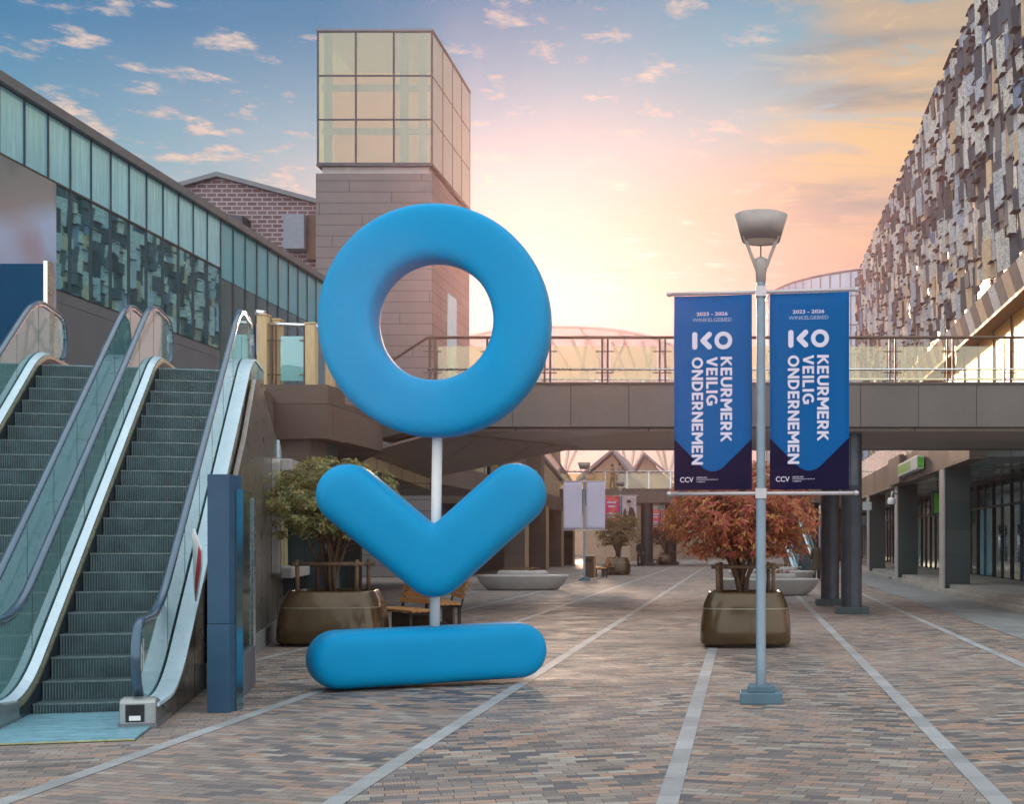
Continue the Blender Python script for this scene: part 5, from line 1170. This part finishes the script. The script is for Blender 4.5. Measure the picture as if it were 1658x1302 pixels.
    join_meshes([T('WINKELGEBIED', pw * 0.50, ph * 0.0185, -0.004, pw * 0.49, -ph * 0.126, mat=M['thinprint'])], 'lettering', M['thinprint'], t)
    return t
banner(lp, -1, 4.10, 'blue printed banner on the left arm of the nearest lamp post')
banner(lp, 1, 4.10, 'blue printed banner on the right arm of the nearest lamp post')
lamps2 = []
for px, Y, lab in ((946, 54.3, 'second street lamp with two blank lavender banners, beyond the oval stone bench'), (1004.5, 71, 'third street lamp, carrying a pink banner and a portrait banner'), (1071, 101, 'fourth street lamp with small pink and orange banners beyond the far bridge')):
    l_ = copy_tree(lp); l_.location = (Xpx(px, Y), Y, 0); relabel(l_, lab); lamps2.append(l_)
banner(lamps2[0], -1, 4.10, 'blank lavender banner on the left side of the second street lamp', False, mat=M['blank'])
banner(lamps2[0], 1, 4.10, 'blank lavender banner on the right side of the second street lamp', False, mat=M['blank'])
m, k, p, o = newmat('pink_orange_print'); c = k.coord()
k.put(p.inputs['Base Color'], k.mix(k.mapr(k.noise(c, 3.0, 2), 0.42, 0.62, 0, 1, True), (0.75, 0.03, 0.22), (0.85, 0.20, 0.05))); M['pinkprint'] = m
m, k, p, o = newmat('pale_portrait_ground'); k.put(p.inputs['Base Color'], k.ramp(k.noise(k.coord(), 1.6, 2), [(0.35, (0.62, 0.55, 0.62)), (0.7, (0.52, 0.35, 0.42))])); M['portrait'] = m
def pinkb(l_, side, lab):
    t = banner(l_, side, 4.10, lab, False, mat=M['pinkprint'])
    b = MB()
    for i, (w_, z_) in enumerate(((0.5, 0.35), (0.35, 0.55), (0.5, 0.95), (0.42, 1.12), (0.3, 1.3))): b.box(0.4 - w_ / 2, 0.4 + w_ / 2, -0.02, -0.014, -z_ - 0.05, -z_ + 0.05)
    b.build('print', M['print'], t, local=True); return t
pinkb(lamps2[1], -1, 'pink banner with pale print on the left side of the third street lamp')
t = banner(lamps2[1], 1, 4.10, 'pale banner with a portrait of a dark haired figure on the third street lamp', False, mat=M['portrait'])
b = MB(); b.lathe([(0.0, -0.16), (0.1, -0.12), (0.12, 0.0), (0.09, 0.1), (0, 0.14)], (0.38, 0.0, -0.42), 12, 0, 1, 0.12); b.build('face', plain('print_skin', (0.5, 0.33, 0.26), 0.6), t, local=True)
b = MB(); b.lathe([(0.0, -0.02), (0.12, 0.0), (0.13, 0.08), (0.08, 0.13), (0, 0.15)], (0.38, -0.01, -0.36), 12, 0, 1, 0.1); b.build('hair', M['dark'], t, local=True)
b = MB(); b.prism([(0.05, -1.6), (0.72, -1.7), (0.74, -1.0), (0.62, -0.66), (0.42, -0.58), (0.3, -1.2), (0.2, -0.62), (0.08, -0.8)], 'y', -0.025, -0.012); b.build('coat', M['brownmetal'], t, local=True)
pinkb(lamps2[2], -1, 'small far pink banner on the left side of the fourth street lamp')
t = banner(lamps2[2], 1, 4.10, 'small far orange banner on the right side of the fourth street lamp', False, mat=plain('orange_print', (0.75, 0.17, 0.05), 0.5))

# ------------------------------------------------------------------ planters, shrubs, stakes
def planter(loc, label):
    P = thing('planter', loc, label, 'planter', 'bronze planters')
    prof = [(0.60, 0.0), (0.64, 0.04), (0.71, 0.10), (0.715, 0.25), (0.70, 0.45), (0.672, 0.585)]
    b = MB(); b.lathe([(0.60, 0.0), (0.60, 0.045)], (0, 0, 0), 48, 0, 1, 1, 4.5); b.build('foot', M['dark'], P, local=True)
    b = MB(); b.lathe([(0.62, 0.045), (0.70, 0.05), (0.722, 0.09), (0.722, 0.25), (0.706, 0.42), (0.678, 0.585)], (0, 0, 0), 64, 0, 1, 1, 4.5); b.build('bowl', M['planter'], P, local=True)
    b = MB(); b.lathe([(0.672, 0.585), (0.674, 0.598), (0.672, 0.602)], (0, 0, 0), 64, 0, 1, 1, 4.5); b.build('seam', M['planter_rim'], P, local=True)
    b = MB(); b.lathe([(0.678, 0.602), (0.664, 0.66), (0.60, 0.80), (0.585, 0.835), (0.57, 0.845), (0.53, 0.84), (0.52, 0.78)], (0, 0, 0), 64, 0, 1, 1, 4.5); b.build('rim', M['planter'], P, local=True)
    b = MB(); b.lathe([(0.55, 0.79), (0.3, 0.81), (0.0, 0.82)], (0, 0, 0), 32, 0, 1, 1, 4.5); b.build('soil', M['soil'], P, local=True)
    return P
def stakes(loc, label):
    S = thing('stake_frame', loc, label, 'plant support', 'stake frames')
    c = [(-0.42, -0.36), (0.42, -0.40), (0.36, 0.40), (-0.38, 0.38)]
    for i, (x, y) in enumerate(c):
        b = MB(); b.tube([(x, y, -0.02), (x * 1.02, y, 0.44)], 0.03, 8); b.build('stake', M['stake'], S, local=True)
    for i in range(4):
        a_, d_ = Vector((*c[i], 0.38)), Vector((*c[(i + 1) % 4], 0.38)); e = (d_ - a_).normalized() * 0.1
        b = MB(); b.tube([a_ - e, d_ + e], 0.026, 8); b.build('cross_pole', M['stake'], S, local=True)
    return S
def shrub(loc, label, cat, mat, seed, W=1.2, H=1.95, nleaf=5200, lsize=0.085, low=0.45, group=None, under=False):
    rg = random.Random(seed); S = thing('shrub', loc, label, cat, group)
    tips = []; b = MB()
    for i in range(13):
        a = rg.uniform(0, 2 * math.pi); sp = rg.uniform(0.25, 1.0)
        x, y = rg.uniform(-.08, .08), rg.uniform(-.08, .08); pts = [Vector((x, y, -0.03))]; n = 7
        for q in range(1, n + 1):
            t = q / n; rr = W * 0.72 * sp * (t ** 1.15)
            pts.append(Vector((x + math.cos(a) * rr + rg.uniform(-.03, .03), y + math.sin(a) * rr + rg.uniform(-.03, .03), H * (0.80 - 0.12 * sp) * t ** 0.9)))
        b.tube(pts, [0.026 * (1 - 0.75 * q / n) + 0.004 for q in range(n + 1)], 7)
        for q in range(2, n + 1):
            for r_ in range(2):
                d_ = Vector((rg.gauss(0, 1), rg.gauss(0, 1), rg.uniform(0.3, 1.2))).normalized(); e = pts[q] + d_ * rg.uniform(0.18, 0.42)
                b.tube([pts[q], (pts[q] + e) / 2 + Vector((0, 0, 0.03)), e], [0.009, 0.007, 0.004], 5); tips.append(e)
    b.build('stems', M['bark'], S, local=True)
    b = MB()
    def inside(p):
        t = (p.z / H - low) / (1 - low); 
        if t < -0.12 or t > 1.02: return False
        r_ = math.hypot(p.x, p.y) / W; prof = math.sqrt(max(0, 1 - (max(0, t - 0.28) / 0.76) ** 2.1)) if t > 0.28 else 0.72 + 0.28 * (t + 0.12) / 0.40
        lump = 0.10 * math.sin(math.atan2(p.y, p.x) * 5 + p.z * 6 + seed) + 0.06 * math.sin(math.atan2(p.y, p.x) * 11 + p.z * 13)
        return r_ < prof * (0.92 + lump)
    whorls = [t for t in tips if inside(t)]
    want = nleaf // 7; tries = 0
    while len(whorls) < want and tries < 90000:
        tries += 1
        p_ = Vector((rg.uniform(-W, W), rg.uniform(-W, W), rg.uniform(H * (low - 0.12), H)))
        if inside(p_) :
            rr_ = math.hypot(p_.x, p_.y) / W; 
            if rg.random() < 0.25 + 0.75 * max(rr_, (p_.z / H - low) / (1 - low)):
                cl = math.sin(p_.x * 7.1 + seed) * math.sin(p_.y * 6.3) * math.sin(p_.z * 8.2 + 1)
                if cl > -0.22: whorls.append(p_)
    for wp in whorls:
        ax = Vector((wp.x * 0.7, wp.y * 0.7, 0.8)).normalized() + Vector((rg.gauss(0, .3), rg.gauss(0, .3), rg.gauss(0, .2))); ax.normalize()
        e1_ = ax.orthogonal().normalized(); e2_ = ax.cross(e1_); k_ = rg.randint(6, 8); a0 = rg.uniform(0, 6.28)
        for i in range(k_):
            a = a0 + 2 * math.pi * i / k_ + rg.uniform(-.25, .25); L_ = lsize * rg.uniform(0.7, 1.35); dr_ = -0.35 if not under else -0.9
            d_ = (e1_ * math.cos(a) + e2_ * math.sin(a) + ax * rg.uniform(-0.1, 0.55) + Vector((0, 0, dr_ * rg.random()))).normalized()
            s_ = d_.cross(ax).normalized() * L_ * rg.uniform(0.15, 0.22); o_ = wp + ax * rg.uniform(-.03, .03); mid = o_ + d_ * L_ * 0.5 + ax * L_ * 0.05; tip_ = o_ + d_ * L_ - Vector((0, 0, L_ * 0.12))
            b.add([o_, mid + s_, tip_, mid - s_], [(0, 1, 2, 3)])
    b.build('foliage', mat, S, fixn=False, local=True); return S
def planted(px, Y, kind, labels, seed, yaw=0.0, **kw):
    X = Xpx(px, Y); P = planter((X, Y, 0), labels[0]) if kind == 0 else None
    return X
PXL, PYL = Xpx(541, 20.9), 20.9; PXR, PYR = Xpx(1207, 20.5), 20.5
pl_ = planter((PXL, PYL, 0), 'bronze planter left of the sculpture with the olive green shrub, beside the wooden bench'); pl_.scale = (1.13, 1.13, 1.0); pl_.rotation_euler = (0, 0, R(10))
pr_ = copy_tree(pl_); pr_.location = (PXR, PYR, 0); pr_.scale = (0.965, 0.965, 1.0); pr_.rotation_euler = (0, 0, 0); relabel(pr_, 'bronze planter behind the nearest lamp post holding the russet shrub')
st_ = stakes((PXL + 0.02, PYL, 0.82), 'wooden stake frame round the stems of the olive green shrub'); st_.scale = (1.1, 1.1, 1.15)
s2 = copy_tree(st_); s2.location = (PXR, PYR, 0.82); s2.scale = (1, 1, 1.05); relabel(s2, 'wooden stake frame round the stems of the russet shrub')
shrub((PXL - 0.03, PYL, 0.80), 'olive green shrub with rosettes of narrow leaves in the left bronze planter', 'shrub', M['leaf_green'], 3, 1.15, 2.12, 9800, 0.085, 0.47)
shrub((PXR - 0.05, PYR, 0.80), 'russet red leafed shrub in the planter behind the nearest lamp post', 'shrub', M['leaf_red'], 5, 1.27, 2.05, 14000, 0.098, 0.36, under=True)
for px, Y, lp_, ls in ((1000, 64.6, 'small distant planter between the wooden bench and the round columns', 'dull olive shrub in the distant planter below the portrait banner'), (1078, 93.5, 'farthest small planter beyond the round column of the far bridge', 'farthest dull shrub beside the far round column')):
    q = copy_tree(pl_); q.location = (Xpx(px, Y), Y, 0); q.scale = (0.85, 0.85, 1); relabel(q, lp_)
    shrub((Xpx(px, Y), Y, 0.8), ls, 'shrub', M['leaf_dull'], int(px), 1.35, 2.3, 3000, 0.16, 0.35)

# ------------------------------------------------------------------ oval stone benches with flower bowls
def oval_bench(loc, label, flowers=True):
    O = thing('oval_bench', loc, label, 'bench', 'oval cast stone benches')
    b = MB(); b.lathe([(0.0, 0.02), (1.18, 0.02), (1.22, 0.05), (1.40, 0.22), (1.53, 0.44), (1.54, 0.475), (1.50, 0.50), (0.95, 0.51), (0.0, 0.51)], (0, 0, 0), 56, 0, 1, 0.48); b.build('seat', M['bench_stone'], O, local=True)
    b = MB(); b.lathe([(0.86, 0.511), (0.86, 0.56), (0.80, 0.64), (0.76, 0.655), (0.70, 0.65), (0.68, 0.60), (0.0, 0.60)], (0, 0, 0), 40, 0, 1, 0.46); b.build('bowl', M['bench_stone'], O, local=True)
    if flowers:
        rg = random.Random(int(loc[1] * 10)); b = MB()
        for i in range(420):
            a = rg.uniform(0, 6.28); r_ = 0.66 * math.sqrt(rg.random()); p_ = Vector((r_ * math.cos(a), r_ * 0.44 * math.sin(a), 0.60 + rg.random() * 0.13))
            d_ = Vector((rg.gauss(0, 1), rg.gauss(0, 1), rg.random())).normalized() * 0.045; s_ = d_.cross(Vector((0, 0, 1))).normalized() * 0.022; b.add([p_, p_ + d_ + s_, p_ + d_ * 2, p_ + d_ - s_], [(0, 1, 2, 3)])
        b.build('flowers', M['leaf_flower'], O, fixn=False, local=True)
    return O
M['leaf_flower'] = leafmat('dark_red_bedding', [(0.10, 0.02, 0.03), (0.06, 0.03, 0.015), (0.2, 0.04, 0.06), (0.3, 0.18, 0.05)])
oval_bench((Xpx(846, 44.2), 44.2, 0), 'oval stone bench with a flower bowl between the sculpture and the second lamp')
oval_bench((Xpx(1244, 39.8), 39.8, 0), 'nearer oval stone bench with dark flowers behind the russet shrub')
o_ = oval_bench((Xpx(1250, 50.5), 50.5, 0), 'farther oval stone bench behind the russet shrub, in front of the woman'); o_.scale = (1.08, 1, 1)

# ------------------------------------------------------------------ wooden benches and bin
def bench(loc, rz, label, L_=1.6):
    Bn = thing('wooden_bench', loc, label, 'bench', 'slatted wooden benches', rz)
    b = MB()
    for i in range(5): b.box(-L_ / 2, L_ / 2, -0.24 + i * 0.10, -0.155 + i * 0.10, 0.40, 0.435)
    b.build('seat', M['wood'], Bn, 0.004, local=True)
    b = MB()
    for i in range(4): z = 0.52 + i * 0.10; b.hexa([(-L_ / 2, 0.27 + i * 0.028, z), (L_ / 2, 0.27 + i * 0.028, z), (L_ / 2, 0.295 + i * 0.028, z), (-L_ / 2, 0.295 + i * 0.028, z), (-L_ / 2, 0.292 + i * 0.028, z + 0.085), (L_ / 2, 0.292 + i * 0.028, z + 0.085), (L_ / 2, 0.317 + i * 0.028, z + 0.085), (-L_ / 2, 0.317 + i * 0.028, z + 0.085)])
    b.build('backrest', M['wood'], Bn, 0.003, local=True)
    for x in (-L_ / 2 + 0.12, L_ / 2 - 0.12):
        b = MB(); b.box(x - 0.03, x + 0.03, -0.24, -0.19, 0, 0.395); b.box(x - 0.03, x + 0.03, 0.2, 0.26, 0, 0.395); b.box(x - 0.03, x + 0.03, -0.24, 0.26, 0.35, 0.396)
        b.bar((x, 0.262, 0.36), (x, 0.40, 0.92), 0.06, 0.03); b.build('leg_frame', M['dark'], Bn, local=True)
    b = MB(); b.box(-L_ / 2 + 0.05, L_ / 2 - 0.05, 0.1, 0.14, 0.02, 0.34); b.build('back_panel', M['brownmetal'], Bn, local=True)
    return Bn
bn = bench((Xpx(655, 23.2), 23.2, 0), R(-52), 'orange slatted wooden bench between the left bronze planter and the sculpture', 1.7)
b2 = copy_tree(bn); b2.location = (Xpx(712, 25.6), 25.8, 0); b2.rotation_euler = (0, 0, R(-70)); relabel(b2, 'dark end of a second wooden bench seen just behind the sculpture pole')
for px, Y, rz, l in ((972, 60.5, -80, 'distant wooden bench just right of the second street lamp'), (985, 64.5, -80, 'distant wooden bench touching the small planter under the pink banner'), (1062, 92, -80, 'farthest wooden bench beside the far round column')):
    q = copy_tree(bn); q.location = (Xpx(px, Y), Y, 0); q.rotation_euler = (0, 0, R(rz)); relabel(q, l)
lb = thing('litter_bin', (Xpx(955, 57), 57, 0), 'brown box litter bin beside the foot of the second street lamp', 'litter bin')
b = MB(); b.box(-0.26, 0.20, -0.25, 0.25, 0.06, 0.98); b.build('body', M['brownmetal'], lb, 0.01, local=True)
b = MB(); b.box(-0.28, 0.22, -0.27, 0.27, 0.985, 1.03); b.build('lid', M['bench_stone'], lb, 0.006, local=True)
b = MB(); b.box(0.201, 0.235, -0.25, 0.25, 0.06, 0.98); b.build('side_panel', M['wood'], lb, local=True)
b = MB(); b.box(-0.2, 0.14, -0.262, -0.251, 0.75, 0.88); b.build('slot', M['dark'], lb, local=True)

# ------------------------------------------------------------------ people
def skinned(name, verts, edges, mat, parent=None, sub=2, root=0):
    me = bpy.data.meshes.new(name); me.from_pydata([v[:3] for v in verts], edges, []); o = bpy.data.objects.new(name, me); COL.objects.link(o)
    md = o.modifiers.new('skin', 'SKIN'); md.use_smooth_shade = True; o.modifiers.new('sub', 'SUBSURF').levels = sub; o.modifiers['sub'].render_levels = sub
    sv = me.skin_vertices[0].data
    for i, v in enumerate(verts): sv[i].radius = (v[3], v[4] if len(v) > 4 else v[3]); sv[i].use_root = (i == root)
    me.materials.append(mat)
    if parent: o.parent = parent
    return o
def cloth_ish(name, col): return plain(name, col, 0.85, 0, 0.2, 12)
skin_m = plain('skin', (0.42, 0.27, 0.20), 0.6); hair_m = plain('dark_hair', (0.015, 0.01, 0.008), 0.5)
def person(loc, rz, H, label, coat, trousers, coat_len=0.55, step=0.12, arms=0.0, hair_long=False):
    s = H / 1.75; T = thing('person', loc, label, 'person', None, rz)
    f = lambda L: [(x * s, y * s, z * s, *(r * s for r in rr)) for x, y, z, *rr in L]
    # one continuous body: pelvis, spine, neck, head, arms with hands, legs with feet
    V = f([(0, 0, 0.95, 0.13, 0.10), (0, 0, 1.15, 0.12, 0.09), (0, 0, 1.36, 0.15, 0.10), (0, 0, 1.48, 0.06, 0.06), (0, -0.01, 1.56, 0.055, 0.06), (0, -0.01, 1.64, 0.075, 0.095), (0, -0.005, 1.72, 0.06, 0.075),
           (0.17, 0, 1.41, 0.055), (0.22, 0.01 - arms * .1, 1.16, 0.042), (0.21, -0.04 - arms * .35, 0.95 + arms * .12, 0.03), (0.21, -0.06 - arms * .43, 0.87 + arms * .14, 0.026, 0.036), (0.21, -0.07 - arms * .47, 0.80 + arms * .14, 0.015, 0.028),
           (-0.17, 0, 1.41, 0.055), (-0.22, 0.01 - arms * .1, 1.16, 0.042), (-0.21, -0.04 - arms * .35, 0.95 + arms * .12, 0.03), (-0.21, -0.06 - arms * .43, 0.87 + arms * .14, 0.026, 0.036), (-0.21, -0.07 - arms * .47, 0.80 + arms * .14, 0.015, 0.028),
           (0.09, -step * .3, 0.86, 0.095), (0.10, -step * .8, 0.49, 0.062), (0.10, -step, 0.09, 0.042), (0.10, -step - 0.13, 0.035, 0.04, 0.03),
           (-0.09, step * .3, 0.86, 0.095), (-0.10, step * .8, 0.49, 0.062), (-0.10, step * 1.2, 0.09, 0.042), (-0.10, step * 1.2 - 0.13, 0.035, 0.04, 0.03)])
    E = [(0, 1), (1, 2), (2, 3), (3, 4), (4, 5), (5, 6), (2, 7), (7, 8), (8, 9), (9, 10), (10, 11), (2, 12), (12, 13), (13, 14), (14, 15), (15, 16), (0, 17), (17, 18), (18, 19), (19, 20), (0, 21), (21, 22), (22, 23), (23, 24)]
    skinned('body', V, E, skin_m, T)
    # coat: torso shell with skirt, plus sleeves
    zb = 1.50 - 1.0 * coat_len - 0.15
    b = MB(); b.lathe([(0.23 * s, zb * s), (0.215 * s, (zb + 0.25) * s), (0.185 * s, 1.0 * s), (0.175 * s, 1.15 * s), (0.21 * s, 1.34 * s), (0.20 * s, 1.43 * s), (0.11 * s, 1.50 * s), (0.075 * s, 1.54 * s)], (0, 0, 0), 20, 0, 1.0, 0.72); b.build('coat', coat, T, local=True)
    for sd_ in (1, -1):
        i0 = 7 if sd_ > 0 else 12; b = MB(); b.tube([Vector(V[i0][:3]), Vector(V[i0 + 1][:3]), Vector(V[i0 + 2][:3])], [0.078 * s, 0.065 * s, 0.052 * s], 10); b.build('sleeve', coat, T, local=True)
        i0 = 17 if sd_ > 0 else 21; b = MB(); b.tube([Vector(V[i0][:3]), Vector(V[i0 + 1][:3]), Vector(V[i0 + 2][:3])], [0.105 * s, 0.08 * s, 0.068 * s], 10); b.build('trouser_leg', trousers, T, local=True)
        q = Vector(V[i0 + 3][:3]); b = MB(); b.lathe([(0.0, 0), (0.075 * s, 0), (0.075 * s, 0.05 * s), (0.05 * s, 0.09 * s), (0, 0.1 * s)], (q.x, q.y + 0.03 * s, 0.0), 12, 0, 0.7, 1.7); b.build('shoe', M['rubber'], T, local=True)
    b = MB(); z0 = 1.50 if hair_long else 1.62
    b.lathe([(0.085 * s, z0 * s), (0.098 * s, 1.64 * s), (0.095 * s, 1.72 * s), (0.06 * s, 1.785 * s), (0, 1.80 * s)], (0, 0.022 * s, 0), 14, 0, 0.95, 1.0); b.build('hair', hair_m, T, local=True)
    b = MB(); b.box(-0.012 * s, 0.012 * s, -0.125 * s, -0.10 * s, 1.62 * s, 1.66 * s); b.build('nose', skin_m, T, local=True)
    return T
olive = cloth_ish('olive_coat_cloth', (0.055, 0.045, 0.028)); navyc = cloth_ish('navy_coat_cloth', (0.02, 0.045, 0.10)); blackc = cloth_ish('black_cloth', (0.02, 0.02, 0.022)); tanc = cloth_ish('brown_jacket_cloth', (0.16, 0.09, 0.06)); greyc = cloth_ish('grey_jacket_cloth', (0.22, 0.20, 0.19)); redc = cloth_ish('dark_red_cloth', (0.22, 0.05, 0.04))
person((Xpx(1322, 55), 55, 0), R(180), 1.63, 'woman in a long olive coat walking away behind the oval benches', olive, blackc, 0.85, 0.08, hair_long=True)
person((Xpx(1339, 53), 53, 0), R(170), 1.66, 'person in a navy coat half hidden by the dark round column', navyc, blackc, 0.5, 0.16)
person((Xpx(1036, 87), 87, 0), R(30), 1.72, 'figure in black standing against the far round column', blackc, blackc, 0.6, 0.05)
person((Xpx(992, 88.9), 88.9, 5.15), R(95), 1.68, 'walker in a brown jacket on the far bridge, left of the pair', tanc, blackc, 0.4, 0.14, 0.2)
person((Xpx(1004, 88.9), 88.9, 5.15), R(85), 1.72, 'walker in a grey jacket pushing a red pushchair on the far bridge', greyc, blackc, 0.4, 0.14, 0.8)
person((Xpx(762, 65), 65, 4.46), R(20), 1.70, 'left of two dim figures behind the upper glass gallery of the arcade', tanc, blackc, 0.5, 0.05)
person((Xpx(789, 65), 65, 4.46), R(-20), 1.74, 'right of two dim figures behind the upper glass gallery of the arcade', redc, blackc, 0.5, 0.05)
pc_ = thing('pushchair', (Xpx(1006, 88.4), 88.4, 5.15), 'small dark red pushchair in front of the walkers on the far bridge', 'pushchair')
b = MB(); b.lathe([(0.0, 0.45), (0.22, 0.5), (0.34, 0.75), (0.36, 0.95)], (0, 0, 0), 14, 0, 1.2, 0.7); b.build('seat', redc, pc_, local=True)
b = MB(); b.bar((-0.4, 0, 0.2), (0.2, 0, 0.7), 0.04); b.bar((0.35, 0, 0.2), (-0.1, 0, 0.7), 0.04); b.bar((0.3, 0, 0.9), (0.6, 0, 1.05), 0.04); b.build('frame', M['steel_dark'], pc_, local=True)
for x in (-0.4, 0.35):
    b = MB(); b.tube([(x + 0.14 * math.cos(R(a)), 0, 0.16 + 0.14 * math.sin(R(a))) for a in range(0, 361, 30)], 0.025, 6); b.build('wheel', M['rubber'], pc_, local=True)

# ------------------------------------------------------------------ evening haze that glows round the low sun
b = MB(); b.box(-205, 205, -25, 205, -1.0, 34); hzb = b.build('haze', None)
hzb.data.materials.clear(); m = bpy.data.materials.new('evening_haze'); m.use_nodes = True; k = NT(m.node_tree); k.n.clear()
pv = k.n.new('ShaderNodeVolumePrincipled'); pv.inputs['Color'].default_value = (1.0, 0.62, 0.66, 1); pv.inputs['Density'].default_value = 0.0007; pv.inputs['Anisotropy'].default_value = 0.84
mo = k.n.new('ShaderNodeOutputMaterial'); k.l.new(pv.outputs[0], mo.inputs['Volume']); hzb.data.materials.append(m); hzb['kind'] = 'stuff'
